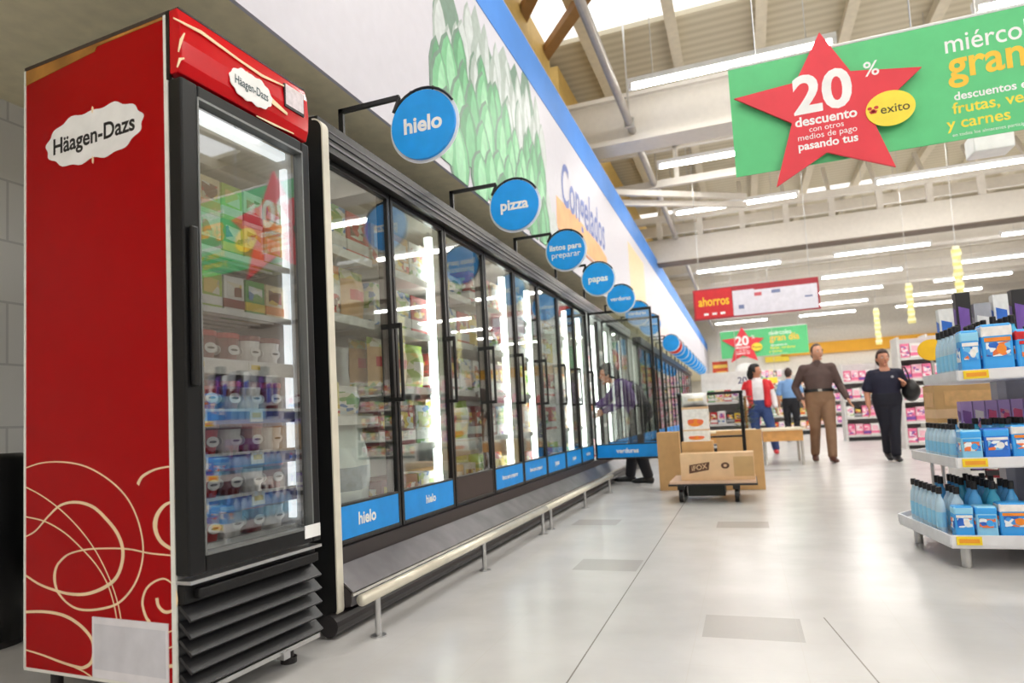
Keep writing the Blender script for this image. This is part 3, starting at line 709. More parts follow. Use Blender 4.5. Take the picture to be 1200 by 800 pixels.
disc_sign(4.83, "round blue sign with two lines of text over the freezer", [('listos para', .062, .03, .025), ('preparar', .066, .004, -.035)])
disc_sign(6.01, "round blue 'papas' sign, fourth along the freezer", [('papas', .085, .03, 0)])
disc_sign(7.19, "round blue 'verduras' sign above the open freezer door", [('verduras', .064, .018, 0)])
for k in range(2): disc_sign(8.37+1.18*k, 'round blue sign mostly hidden behind the verduras sign', [('verduras', .064, .018, 0)])
disc_sign(12.4, 'round blue sign just before the round red sign', [])
disc_sign(12.95, 'round red sign in the far row of blue signs', [], True)
for k in range(9): disc_sign(13.5+.95*k, 'small round blue sign in the far row beyond the red one', [])

# ------------------------------------------------------------------ big green banner
def star(R1, r1, rot=0): return [((R1 if k % 2 == 0 else r1)*math.cos(R(90+36*k)+rot), (R1 if k % 2 == 0 else r1)*math.sin(R(90+36*k)+rot)) for k in range(10)]
gban = mat('banner_green', (92,200,130), .5, var=.03); starred = mat('star_red', (226,50,66), .45, var=.03); byel = mat('banner_yellow', (250,226,70), .5); bor = mat('banner_orange', (252,200,60), .5)
def promo(loc, s, label, group, rz=0):
    "banner whose star centre is at loc; 1 unit = the large one's metres times s"
    t = thing('promotion_banner', label, 'banner', loc, rz, group)
    MB().box(-.72*s, 1.95*s, .0, .012*s, -.44*s, .46*s).build('board', gban, t)
    MB().cyl((-.72*s,.006*s,.47*s), (1.95*s,.006*s,.47*s), .014*s, n=10).build('top_rail', white_p, t)
    for xx in (-.5, .6, 1.7):
        MB().cyl((xx*s,.006*s,.48*s), (xx*s,.006*s,6.7-loc[2]), .004, n=6).build('hanging_wire', steel, t)
    st = [(-.03*s+x_*s, .02*s+z_*s) for x_, z_ in ((.0,.56),(.19,.20),(.66,.12),(.30,-.18),(.43,-.60),(-.02,-.40),(-.40,-.61),(-.25,-.12),(-.66,.17),(-.20,.20))]
    sb = MB().prism(st, (0,-.03*s,0), X, Z, .02*s)
    P = lambda x_, z_: (x_*s, -.05*s, z_*s)
    sb.text('20', .42*s, P(-.05,.09), X, Z, bold=.03, mt=1, lift=.001*s).text('%', .16*s, P(.30,.20), X, Z, bold=.01, mt=1, lift=.001*s)
    sb.text('descuento', .105*s, P(-.04,-.11), X, Z, bold=.025, mt=1, lift=.001*s).text('con otros', .062*s, P(-.04,-.18), X, Z, bold=.0, mt=1, lift=.001*s)
    sb.text('medios de pago', .066*s, P(-.04,-.235), X, Z, bold=.0, mt=1, lift=.001*s).text('pasando tus', .088*s, P(-.04,-.305), X, Z, bold=.025, mt=1, lift=.001*s)
    sb.build('star', [starred, white_ink], t)
    lo = MB().prism(lens(40, .165*s, .135*s), (.40*s,-.052*s,-.13*s), X, Z, .006*s)
    lo.text('exito', .095*s, (.43*s,-.058*s,-.135*s), X, Z, bold=.006, mt=1, lift=.001*s)
    for a, c in ((0,0),(-.022,.02),(.022,.022)): lo.prism(lens(10, .016*s, .013*s), ((.285+a)*s,-.058*s,(-.128+c)*s), X, Z, .001*s, 2)
    lo.prism([(-.03*s,.0),(.03*s,.0),(.018*s,-.022*s),(-.018*s,-.022*s)], (.285*s,-.058*s,-.128*s), X, Z, .001*s, 2)
    lo.build('logo_badge', [byel, mat('logo_brown', (70,60,30), .5), mat('logo_red', (206,50,50), .5)], t)
    tx = MB(); Q = lambda x_, z_: (x_*s, 0, z_*s)
    tx.text('miércoles', .2*s, Q(1.13,.285), X, Z, bold=.006, lift=.002*s, sx=.86).text('gran día', .31*s, Q(1.25,.12), X, Z, bold=.02, mt=1, lift=.0025*s, sx=.9)
    tx.text('descuentos en', .085*s, Q(1.07,-.115), X, Z, bold=.02, lift=.002*s).text('frutas, verduras', .118*s, Q(1.18,-.205), X, Z, bold=.014, mt=2, lift=.002*s).text('y carnes', .118*s, Q(.96,-.315), X, Z, bold=.014, mt=2, lift=.002*s)
    tx.text('en todos los almacenes participantes', .035*s, Q(1.05,-.40), X, Z, bold=0, lift=.002*s)
    tx.build('lettering', [white_ink, bor, byel], t)
    return t
promo((.553, 3.85, 2.424), .70, 'large green banner with red star and 20% hanging near the camera', 'green discount banners')
MB_ = promo((.09, 20, 2.68), .88, 'small green banner with red star hanging far down the aisle', 'green discount banners')
# projector/white box under the big banner
t = thing('hanging_box', 'white box hung under the right end of the large green banner', 'box', (1.88, 5.75, 2.62))
MB().box(-.13, .13, -.1, .1, 0, .15).build('box_body', white_p, t, bev=.01); MB().cyl((0,0,.15), (0,0,4.08), .008, n=8).build('suspension_rod', steel, t)

# red and white hanging banner
t = thing('hanging_banner', 'long red and white banner hanging over the aisle behind the green one', 'banner', (.29, 12, 2.69))
MB().box(-1.03, 1.03, 0, .02, -.275, .275).build('frame', mat('banner_maroon', (160,34,48), .5), t)
w = MB().box(-.36, 1.0, -.004, 0, -.25, .17).box(.0, .12, -.006, -.004, .06, .12, 1).box(.28, .42, -.006, -.004, .08, .14, 2).box(-.27, -.18, -.006, -.004, -.14, -.07, 2).box(.8, .92, -.006, -.004, -.05, -.02, 2).box(-.36, 0, -.006, -.004, .15, .19, 0)
w.build('white_field', [mat('banner_white', (226,224,236), .5), mat('mark_red', (200,90,100), .5), mat('mark_blue', (120,130,170), .5)], t)
r_ = MB().box(-1.0, -.37, -.004, 0, -.25, .25); r_.text('ahorros', .19, (-.68,-.004,.04), X, Z, bold=.02, mt=1, lift=.002, sx=.86, sy=1.2)
for k in range(3): r_.box(-.86+k*.14, -.78+k*.14, -.006, -.004, -.2, -.16, 2)
r_.build('red_field', [mat('banner_red', (206,30,40), .5), yellow, white_ink], t)
for xx in (-.9, .9): MB().cyl((xx,.01,.275), (xx,.01,4.0), .005, n=6).build('hanging_wire', steel, t)

# vertical yellow hanging strips
def strip_banner(x, y, z0, z1, label):
    t = thing('hanging_strip', label, 'hanging banner', (x, y, z0), group='yellow strips hanging over the right aisles')
    n = 16; pts = []
    b = MB()
    for k in range(n):
        a = z0*0+(z1-z0)*k/n; c = (z1-z0)*(k+1)/n; tw = R(18)*math.sin(k*1.1)
        b.bar((0,0,a), (0,0,c), .13+.02*math.sin(k*2), .01, k % 2, up=(math.sin(tw), math.cos(tw), 0))
    b.build('strip', [mat('strip_yellow', (240,232,150), .5), mat('strip_pale', (248,244,208), .5)], t)
    MB().cyl((0,0,z1-z0), (0,0,6.7-z0), .004, n=6).build('hanging_wire', steel, t)
strip_banner(3.33, 12, 2.35, 3.2, 'tallest yellow strip hanging over the shelves at right')
strip_banner(3.2, 14.6, 2.3, 3.1, 'pale yellow strip hanging second from right')
strip_banner(3.2, 18, 2.2, 3.1, 'small pale yellow strip hanging over the far aisle')

# ------------------------------------------------------------------ hexagonal end shelf with blue packs
G = thing('display_shelf', 'white three-tier end display shelf stocked with blue packs', 'shelf unit', (0, 0, 0))
trayw = mat('tray_white', (232,232,236), .35); panelg = mat('panel_grey', (158,158,172), .5)
def tray(z, pts, th_):
    n = len(pts); b = MB().prism(pts, (0,0,z-th_), X, Y, th_)
    c = Vector((sum(p[0] for p in pts)/n, sum(p[1] for p in pts)/n))
    s_ = b.build('tray', trayw, G, bev=.004)
    rail = MB()
    for k in range(n-1):
        p, q = pts[k], pts[k+1]; rail.bar((p[0],p[1],z+.004), (q[0],q[1],z+.004), .01, .045)
    rail.build('front_rail', trayw, s_)
    x0, y_ = pts[3][0], pts[3][1]
    MB().box(x0+.02, x0+.12, y_-.012, y_-.006, z-.016, z+.022).box(x0+.03, x0+.11, y_-.0135, y_-.012, z-.006, z+.012, 1).build('price_tag', [mat('tag_yellow', (246,214,40), .4), mat('tag_orange', (240,160,40), .4)], s_)
tray(.135, [(1.9,4.75),(1.1,4.75),(.775,4.26),(.855,3.58),(2.3,3.58)], .035)
tray(.49, [(1.9,4.7),(1.15,4.7),(.87,4.25),(.915,3.6),(2.3,3.6)], .025)
tray(.90, [(1.9,4.6),(1.2,4.6),(.94,4.15),(.955,3.6),(2.3,3.6)], .025)
MB().box(1.29, 2.3, 4.16, 4.22, 0.02, 1.12).build('back_panel', panelg, G)
for x_ in (1.27, 1.9): MB().box(x_, x_+.04, 4.14, 4.24, 0, 1.14).build('upright', mat('upright_grey', (176,176,186), .4, .3), G)
for x_, y_ in ((.93,3.66),(.86,4.25),(1.9,3.66),(1.5,4.6)): MB().cyl((x_,y_,0), (x_,y_,.10), .022).build('foot', steel, G)
lb, mb_, db = mat('pack_sky', (150,216,250), .25), mat('pack_blue', (64,170,246), .25), mat('pack_deep', (50,124,226), .25)
liq = mat('bottle_blue', (84,172,232), .12, 0, .6); clear = mat('bottle_clear', (196,224,242), .12, 0, .6)
def bottle(name, h, body, cap, lab):
    b = MB().lathe([(.026,0),(.031,.008),(.031,h*.55),(.026,h*.68),(.012,h*.8),(.012,h*.86)], sx=1, sy=.72, n=18)
    o = b.build(name, body, smooth=True)
    MB().lathe([(.0135,h*.85),(.0135,h*.99),(.011,h)], n=14).build('cap', cap, o)
    MB().lathe([(.0318,h*.14),(.0318,h*.46)], sx=1, sy=.73, n=18).prism(lens(14, .012, .02), (0,-.0232,h*.3), X, Z, .0008, 1).build('label', [lab, white_ink], o)
    return Proto(o)
bot = [bottle('mouthwash_bottle', .225, clear, pbk, lb), bottle('mouthwash_bottle', .25, liq, pbk, mb_), bottle('mouthwash_bottle', .25, mat('bottle_teal', (70,178,214), .12), pbk, db)]
bnm = ['clear-blue bottle with black cap', 'bright blue bottle with black cap', 'teal bottle with black cap']
def pack(name, w, d, h, body, p1, p2, p3):
    b = MB().box(-w/2, w/2, -d/2, d/2, 0, h, 0)
    b.box(-w/2-.001, w/2+.001, -d/2-.001, d/2+.001, h*.72, h*.98, 1)
    o = b.build(name, [body, p1], bev=.008)
    l = MB().box(-w*.38, w*.38, -d/2-.004, -d/2-.001, h*.34, h*.62, 0).box(-w*.42, w*.42, -d/2-.0035, -d/2-.001, h*.64, h*.72, 1).prism(lens(16, w*.16, h*.1), (w*.1,-d/2-.004,h*.48), X, Z, .001, 1)
    l.box(-w/2-.004, -w/2-.001, -d*.35, d*.35, h*.3, h*.62, 0)
    l.build('label', [mxd, p3], o)
    return Proto(o)
packs = [pack('shrink_pack', .078, .07, .15, mb_, lb, lb, pw), pack('shrink_pack', .085, .075, .15, lb, mb_, pw, mb_), pack('shrink_pack', .125, .08, .165, mb_, pw, pw, por), pack('shrink_pack', .16, .085, .14, mb_, pr, lb, pr), pack('shrink_pack', .1, .08, .155, db, mb_, lb, pw)]
pn = ['small blue shrink-wrapped pack', 'sky blue shrink-wrapped pack', 'blue pack with white and orange label', 'wide blue pack with red band', 'deep blue shrink-wrapped pack']
tier = {0: ('bottom tray', .139), 1: ('middle tray', .494), 2: ('top tray', .904)}
def front_row(ti, y, seq, x0):
    nm, z = tier[ti]; x = x0
    for k in seq:
        w = (.078,.085,.125,.16,.1)[k]; x += w/2+.004
        packs[k].put((x, y, z), 0, '%s in front row, %s of end display' % (pn[k], nm), 'pack', 'blue packs on the %s of the end display' % nm, sc=(1,1,1.42 if ti == 2 else 1)); x += w/2+.004
front_row(0, 3.66, (0,1,2,3,4,1,2), .885); front_row(1, 3.67, (1,4,2,3,0,1,2), .945); front_row(2, 3.68, (0,2,3,4,2,3), .985)
rb = random.Random(5)
for ti, (xl, yl, xr, yr) in enumerate(((.835,3.72,.815,4.2),(.925,3.74,.915,4.2),(.985,3.76,.98,4.1))):
    nm, z = tier[ti]
    for row in range(5 if ti < 2 else 4):
        n0 = 4 if ti == 2 else 6
        for k in range(7):
            if row == 0 and k > n0: continue
            y = yl+.055+(yr-yl-.055)*k/n0 if row == 0 else 3.76+k*.067
            x = xl+.035+(xr-xl)*k/6 if row == 0 else xl+.105+.075*(row-1)+.0*k
            if row > 0 and rb.random() < .12: continue
            if y > 4.02 and x > (1.03 if ti == 1 else 1.22): continue
            v = 0 if row == 0 else (1 if (row+k//2) % 3 else 2) if row > 1 else 0 if k < 4 else 1
            bot[v].put((x, y, z), R(90) if row == 0 else rb.uniform(-.3, .3), '%s standing on the %s of the end display' % (bnm[v], nm), 'bottle', 'bottles on the %s of the end display' % nm, sc=(1, 1, 1.12 if ti == 2 else 1 if ti == 0 else .78))
for ti in (0, 1, 2):
    nm, z = tier[ti]
    for k in range(5):
        bot[1].put((1.31+k*.085, 3.80, z), 0, 'bright blue bottle in the back right of the %s of the end display' % nm, 'bottle', 'bottles on the %s of the end display' % nm, sc=(1,1,.9))
        bot[2].put((1.31+k*.085, 3.90, z), 0, 'teal bottle in the back right of the %s of the end display' % nm, 'bottle', 'bottles on the %s of the end display' % nm, sc=(1,1,1 if ti == 0 else .8))
vio = carton('violet_pack', .052, .06, .115, mat('pack_violet', (206,170,236), .3), mat('pack_lilac', (240,222,246), .3), mxc)
for k in range(6): vio.put((1.10+k*.056, 4.09, .495), 0, 'small violet pack in the row behind the bottles on the middle tray', 'pack', 'violet packs on the middle tray', sc=(1, 1, 2.45))
mix_top = [carton('toiletry_box', .07, .06, .2, pw, pbk, pb), carton('toiletry_box', .07, .06, .22, pbk, pw, pv), carton('toiletry_box', .08, .06, .2, pgy, pnavy, pw)]
mt_n = ['white toiletry box', 'black toiletry box', 'grey toiletry box']
for k in range(9):
    v = k % 3; mix_top[v].put((1.105+k*.088, 4.30, .904), 0, '%s behind the blue packs on the top tray of the end display' % mt_n[v], 'box', 'toiletry boxes on the top tray', sc=(1,1,2.0+.16*(k % 2)+.035*k))

# ------------------------------------------------------------------ shelving units in the background
shelfgrey = mat('shelf_metal', (216,214,212), .4)
prods = {}
def prod(key, w, d, h, a, b_, c):
    if key not in prods: prods[key] = carton(key.replace(' ', '_'), w, d, h, a, b_, c)
    return prods[key]
def unit(x0, x1, y, zs, top, goods_, label, short, face=-1, hz=.9, dep=.5, cat='shelf unit', back=(206,204,204)):
    t = thing('shelving_unit', label, cat, ((x0+x1)/2, y, 0)); w = x1-x0
    MB().box(-w/2, w/2, dep-.04, dep, 0, top).build('back_panel', mat('unit_back_%d' % back[0], back, .5), t)
    MB().box(-w/2-.02, -w/2+.02, 0, dep, 0, top).build('side_panel', shelfgrey, t); MB().box(w/2-.02, w/2+.02, 0, dep, 0, top).build('side_panel', shelfgrey, t)
    for z in zs: MB().box(-w/2+.02, w/2-.02, 0, dep-.04, z-.02, z).box(-w/2+.02, w/2-.02, -.012, 0, z-.04, z+.005).build('shelf', shelfgrey, t)
    MB().box(-w/2+.02, w/2-.02, .02, dep-.04, 0, zs[0]-.02).build('plinth', dark, t)
    zz = list(zs)+[top+.1]
    for i, z in enumerate(zs):
        gap = zz[i+1]-z-.05
        x = -w/2+.03; c = i
        while True:
            key = goods_[(c*7+i*3) % len(goods_)]; nm, pw_, ph_, cols = key
            if x+pw_ > w/2-.03: break
            p = prod(nm, pw_, .2, ph_, *cols); s_ = min(hz, gap/ph_)
            p.put((t.location.x+x+pw_/2, y+.13, z+.0015), 0, '%s on the %s' % (nm, short), 'packaged goods', 'goods on the %s' % short, sc=(1,1,s_))
            x += pw_+.012; c += 1
pinks = [('pink packet', .13, .26, (ppk, mxc, mxc)), ('pale pink packet', .14, .26, (pm('rose', (246,190,206)), ppk, mxc)), ('pink and violet packet', .13, .24, (ppk, pv, mxc)), ('rose and white packet', .15, .26, (pw, ppk, pm('rose', (246,190,206))))]
mixd = [('red packet', .12, .24, (pr, pw, mxa)), ('white packet', .14, .26, (pw, mxb, mxc)), ('dark packet', .13, .22, (pbk, pgy, mxa)), ('yellow packet', .12, .2, (py, pr, mxa)), ('green packet', .12, .24, (pg, pw, mxb)), ('pale packet', .15, .26, (pm('cream', (240,222,180)), mxa, mxc))]
unit(2.46, 3.3, 12.3, (.1,.45,.8,1.15,1.5), 1.85, pinks, 'shelving unit full of pink packets behind the woman in navy', 'pink-filled unit')
unit(2.0, 2.75, 15.5, (.12,.5,.88,1.26), 1.65, pinks+mixd[1:3], 'pale shelving unit of mixed packets between the man and the woman', 'unit between the man and the woman')
unit(3.5, 6.5, 15, (.1,.5,.9,1.3,1.7), 2.1, mixd, 'long shelving unit at far right behind the end display', 'far right unit')
unit(1.75, 3.3, 6.6, (.1,.45,.8,1.12), 1.3, [('black toiletry box', .1, .2, (pbk, pw, pv)), ('violet toiletry box', .1, .2, (pv, pw, pgy)), ('white toiletry box', .1, .2, (pw, pb, pr)), ('maroon toiletry box', .1, .2, (pmar, pbk, pw))], 'shelving unit of dark toiletries just behind the end display', 'unit behind the end display')
unit(-.95, .05, 12.6, (.15,.55,.95), 1.12, mixd, 'low shelving unit of mixed packets behind the trolley', 'low unit behind the trolley')
unit(-1.0, .2, 17.5, (.15,.55,.95), 1.25, mixd[::-1], 'low far shelving unit behind the person in the red vest', 'far low unit')
unit(.7, 1.9, 20, (.15,.55,.95,1.35), 1.7, mixd, 'far shelving unit behind the man in brown', 'far unit behind the man')
unit(2.1, 4.2, 25, (.15,.55,.95,1.35,1.75), 2.1, pinks+mixd, 'farthest shelving unit under the orange band', 'farthest unit')
unit(-1.2, 1.6, 28, (.15,.6,1.05,1.5,1.95), 2.3, mixd+pinks, 'tall far shelving unit at the end of the main aisle', 'tall far unit at the aisle end', hz=1.4)
# cartons stacked behind the end display
bx = carton('brown_carton', .40, .3, .26, card, card_l, ptan)
t = thing('carton_stand', 'thin-legged stand holding brown cartons behind the end display', 'stand', (1.64, 5.35, 0))
MB().box(-.44, .44, -.17, .17, .60, .63).build('tabletop', shelfgrey, t)
for x_ in (-.4, .4):
    for y_ in (-.14, .14): MB().cyl((x_,y_,0), (x_,y_,.60), .012, n=10).build('leg', steel, t)
for x_ in (1.43, 1.84): bx.put((x_, 5.35, .632), 0, 'brown carton on the stand behind the end display shelf', 'carton', 'brown cartons behind the end display')
# yellow oval sign and dark hat-like goods
t = thing('oval_sign', 'yellow oval sign standing above the shelf behind the end display', 'sign', (1.43, 6.0, 0))
MB().prism(lens(32, .10, .085), (0,0,1.19), X, Z, .02).build('oval', mat('sign_yellow', (250,196,20), .45), t); MB().cyl((0,.012,0), (0,.012,1.12), .012, n=10).box(-.12, .12, -.1, .12, 0, .02).build('stand', steel, t)
t = thing('tilted_carton', 'blue and pink carton on a black tray atop the dark toiletries unit', 'box', (2.46, 6.75, 1.403))
MB().box(-.36, .36, -.14, .14, 0, .06).build('tray', pbk, t); MB().box(-.3, .34, -.12, .12, .06, .26).box(-.3, .34, -.123, -.12, .15, .24, 1).build('carton', [mat('carton_lilac', (170,176,220), .4), ppk], t)
# far wall band and yellow strips
struct('trim_1', MB().box(2.0, 13, 37.7, 37.99, 3.5, 4.1), mat('orange_band', (250,180,40), .5, var=.08, scale=1.5))
struct('trim_2', MB().box(1.2, 2.4, 37.7, 37.99, 3.25, 3.55), mat('yellow_band', (250,220,60), .5))
# signs around the far star banner
t = thing('hanging_sign', 'small red and yellow sign hanging left of the far green banner', 'sign', (-.62, 20.3, 1.75))
MB().box(-.22, .22, 0, .03, 0, .5).box(-.2, .2, -.004, 0, .3, .4, 1).box(-.12, .18, -.004, 0, .06, .2, 1).build('board', [mat('sign_rust', (206,70,36), .5), mat('sign_gold', (246,200,90), .5)], t); MB().cyl((0,.015,.5), (0,.015,4.95), .006, n=6).build('hanging_wire', steel, t)
t = thing('hanging_sign', 'white rounded sign hanging below the far red star', 'sign', (.1, 19.8, 1.72))
MB().prism(lens(28, .3, .2), (0,0,.2), X, Z, .02).build('board', white_ink, t); MB().cyl((-.25,.01,.28), (-.25,.01,4.98), .006, n=6).build('hanging_wire', steel, t)
t = thing('hanging_sign', 'low lime green strip sign under the far red star', 'sign', (.35, 19.6, 1.48))
MB().box(-.55, .55, 0, .02, 0, .16).box(.3, .55, -.004, 0, 0, .16, 1).build('board', [mat('sign_lime', (150,214,80), .5), byel], t); MB().cyl((-.5,.01,.159), (-.5,.01,5.22), .005, n=6).build('hanging_wire', steel, t); MB().cyl((.5,.01,.159), (.5,.01,5.22), .005, n=6).build('hanging_wire', steel, t)
t = thing('display_board', 'white price board with dark figures standing behind the trolley', 'sign board', (-.35, 13.6, 0))
MB().box(-.45, .5, 0, .03, 1.15, 1.55).text('20', .18, (.33,0,1.36), X, Z, bold=.01, mt=1, lift=.002).build('board', [white_ink, pnavy], t); MB().box(-.42, -.38, 0, .03, 0, 1.15).box(.43, .47, 0, .03, 0, 1.15).build('stand', steel, t)

# ------------------------------------------------------------------ flatbed trolley, cartons, tables
T = thing('flatbed_trolley', 'low flatbed trolley with black frame carrying cartons in the aisle', 'trolley', (-.325, 6.25, 0))
MB().box(-.36, .365, -.3, .3, .165, .19).build('platform', mat('trolley_deck', (226,190,164), .6), T)
MB().box(-.37, .375, -.31, .31, .15, .167).build('edge_frame', dark, T)
for x_ in (-.27, .2):
    for y_ in (-.22, .22):
        MB().cyl((x_-.018,y_,.06), (x_+.018,y_,.06), .06, n=20).box(x_-.03, x_+.03, y_-.03, y_+.03, .11, .15).build('caster', black, T)
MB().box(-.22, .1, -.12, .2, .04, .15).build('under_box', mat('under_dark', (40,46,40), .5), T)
h = MB().cyl((-.28,.28,.17), (-.28,.28,.97), .016, n=12).cyl((.29,.28,.17), (.29,.28,.97), .016, n=12).cyl((-.30,.28,.965), (.31,.28,.965), .014, n=12).cyl((-.28,.28,.55), (.29,.28,.55), .01, n=10)
h.build('handle_frame', black2, T)
c = MB().box(-.26, .36, -.24, -.02, 0, .235).box(-.262, .362, -.135, -.125, .235, .2365, 1)
c.prism([(-.17,.06),(-.0,.09),(.01,.16),(-.165,.135)], (-.02,-.24,0), X, Z, .001, 2).text('iFOX', .062, (-.10,-.2412,.112), Vector((.98,0,.16)), Vector((-.1,0,1)), bold=.01, mt=3, lift=.0006, sx=1.0)
c.prism(lens(18, .035, .028), (.12,-.24,.125), X, Z, .001, 2).prism(lens(12, .015, .012), (.12,-.241,.125), X, Z, .001, 0).box(.19, .355, -.2408, -.24, .03, .2, 1)
o = c.build('printed_carton', [card_l, mat('tape_tan', (196,160,110), .5), mat('print_brown', (92,58,38), .6), card_l], bev=.003)
o.location = (-.325, 6.25, .192); tag(o, 'wide cardboard carton with dark printed word and emblem on the trolley', 'carton')
o = MB().box(-.14, .14, -.11, .11, 0, .33).build('plain_carton', card, bev=.003); o.location = (-.45, 6.39, .192); tag(o, 'plain brown carton on the trolley behind the printed one', 'carton')
def food(z, h_, label):
    b = MB().box(-.115, .115, -.1, .1, 0, h_).box(-.116, .116, -.101, .101, h_*.9, h_, 1).prism(lens(18, .07, h_*.17), (-.0,-.1,h_*.30), X, Z, .001, 2).prism(lens(12, .03, h_*.1), (-.04,-.1,h_*.36), X, Z, .0015, 3).prism(lens(12, .03, h_*.1), (.045,-.1,h_*.34), X, Z, .0015, 3)
    o = b.build('food_box', [pw, card_l, por, mat('print_salmon', (236,110,70), .5)]); o.location = (-.45, 6.39, z); tag(o, label, 'box')
food(.523, .11, 'low food box with orange picture, lower of two on the trolley'); food(.634, .21, 'tall white food box with orange picture, upper of two on the trolley')
o = pillow('plastic_bag', .24, .14, .13, pw, pw, pm('cream', (240,222,180))).put((-.45, 6.39, .846), .2, 'crumpled white plastic bag on top of the stacked food boxes', 'bag')
o = MB().box(-.2, .23, 0, .12, 0, .59).box(-.201, .231, .055, .065, .0, .591, 1).build('tall_carton', [card, MATS['tape_tan']], bev=.004); o.location = (-.10, 6.9, 0); tag(o, 'tall brown carton standing on the floor behind the trolley', 'carton')
o = MB().box(-.1, .13, 0, .25, 0, .6).build('tall_carton', [card], bev=.004); o.location = (-.80, 6.95, 0); tag(o, 'brown carton on the floor between the trolley and the open freezer doors', 'carton')
def table(x0, x1, label):
    t = thing('low_table', label, 'table', ((x0+x1)/2, 9.75, 0)); w = x1-x0
    MB().box(-w/2, w/2, -.05, .75, .475, .50).build('tabletop', mat('table_cream', (236,220,190), .4), t)
    MB().box(-w/2+.01, w/2-.01, -.03, .0, .33, .475).box(-w/2+.01, -w/2+.03, 0, .72, .33, .475).box(w/2-.03, w/2-.01, 0, .72, .33, .475).build('apron', mat('table_wood', (216,158,92), .5, var=.12), t)
    for x_ in (-w/2+.03, w/2-.03):
        for y_ in (-.01, .7): MB().cyl((x_,y_,0), (x_,y_,.475), .018, n=12).build('leg', chrome, t)
table(.19, .72, 'low wooden table with steel legs in front of the man in brown'); table(-.55, .12, 'low wooden table half hidden behind the tall brown carton')
# dark leafy plant display between the trolley and the red vest
t = thing('potted_plant', 'dark green leafy plant between the trolley and the person in the red vest', 'plant', (.0, 10.9, 0))
MB().lathe([(.12,0),(.16,.28),(.15,.28),(.13,.26)], n=20).build('pot', dark, t); MB().cyl((0,0,.26), (0,0,1.0), .02, n=8).build('stem', rafm, t)
lf = MB(); rl = random.Random(2)
for k in range(170):
    a = rl.uniform(0, 6.28); q = rl.uniform(.05, .17); z = rl.uniform(.32, 1.02); c = Vector((q*math.cos(a), q*math.sin(a), z)); d = Vector((math.cos(a), math.sin(a), rl.uniform(-.4, .6))).normalized(); s_ = d.cross(Z).normalized()
    lf.add([c-d*.04, c+s_*.02, c+d*.05, c-s_*.02, c+d.cross(s_)*.006], [(0,1,4),(1,2,4),(2,3,4),(3,0,4)], k % 5 == 0)
lf.build('foliage', [mat('leaf_dark', (30,62,36), .5), mat('leaf_pale', (190,210,150), .5)], t)

# ------------------------------------------------------------------ people
def head_mesh(b, c, yaw, tilt, s=1.0):
    "head about c (centre), facing -Y before yaw"
    st = len(b.v)
    def fn(p):
        x, y, z = p
        if z < -.1: q = min(1, (-z-.1)/.9); x *= 1-.38*q; y = y*(1-.28*q)-(.12*q)
        if z > .3: x *= 1-.04*z
        return Vector((x, y, z))
    b.ell((0,0,0), (.076*s,.098*s,.118*s), n=22, fn=fn)
    b.ell((0,-.098*s,-.016*s), (.013*s,.02*s,.024*s), n=10).ell((0,-.104*s,-.028*s), (.016*s,.012*s,.01*s), n=8)
    for q in (-1, 1): b.ell((q*.077*s,.012*s,-.01*s), (.01*s,.02*s,.031*s), n=10).ell((q*.034*s,-.085*s,.024*s), (.022*s,.014*s,.008*s), n=8)
    b.ell((0,-.093*s,-.062*s), (.024*s,.01*s,.009*s), n=8).ell((0,-.085*s,-.098*s), (.025*s,.018*s,.018*s), n=10)
    M = Matrix.Translation(c) @ Matrix.Rotation(yaw, 4, 'Z') @ Matrix.Rotation(tilt, 4, 'X'); b.xf(M, st); return M
def hand(b, wr, d, side, s=1.0, curl=.5):
    d = Vector(d).normalized(); fwd = Vector((0,-1,0)); nrm = (fwd-d*d.dot(fwd)).normalized(); pal = d.cross(nrm)*side   # palm width direction
    wr = Vector(wr); w = nrm
    b.loft([wr, wr+d*.04*s, wr+d*.085*s], [(.026*s,.018*s),(.042*s,.016*s),(.040*s,.014*s)], ref=w, n=12)
    inn = pal*-1
    for k, (o_, L) in enumerate(((-.032,.07),(-.011,.08),(.011,.074),(.032,.056))):
        p = wr+d*.088*s-w*o_*s; a = d
        p1 = p+a*L*.45*s+inn*L*.12*curl*s; p2 = p1+(a*(1-.4*curl)+inn*.8*curl).normalized()*L*.3*s; p3 = p2+(a*(1-.8*curl)+inn*1.2*curl).normalized()*L*.25*s
        b.loft([p-a*.012*s, p1, p2, p3], [.0095*s,.009*s,.0085*s,.007*s], ref=w, n=8)
    p = wr+d*.03*s+w*.034*s; b.loft([p, p+(w*.7+d*.8).normalized()*.035*s, p+(w*.45+d*1.0).normalized()*.065*s+inn*.01*s], [.013*s,.011*s,.008*s], ref=inn, n=8)
skin = mat('skin', (214,158,130), .5, var=.05); skin_d = mat('skin_tan', (196,136,108), .5, var=.05)
eyew = mat('eye_white', (236,232,228), .3); eyed = mat('eye_dark', (40,26,20), .3); lipm = mat('lips', (170,86,80), .5)
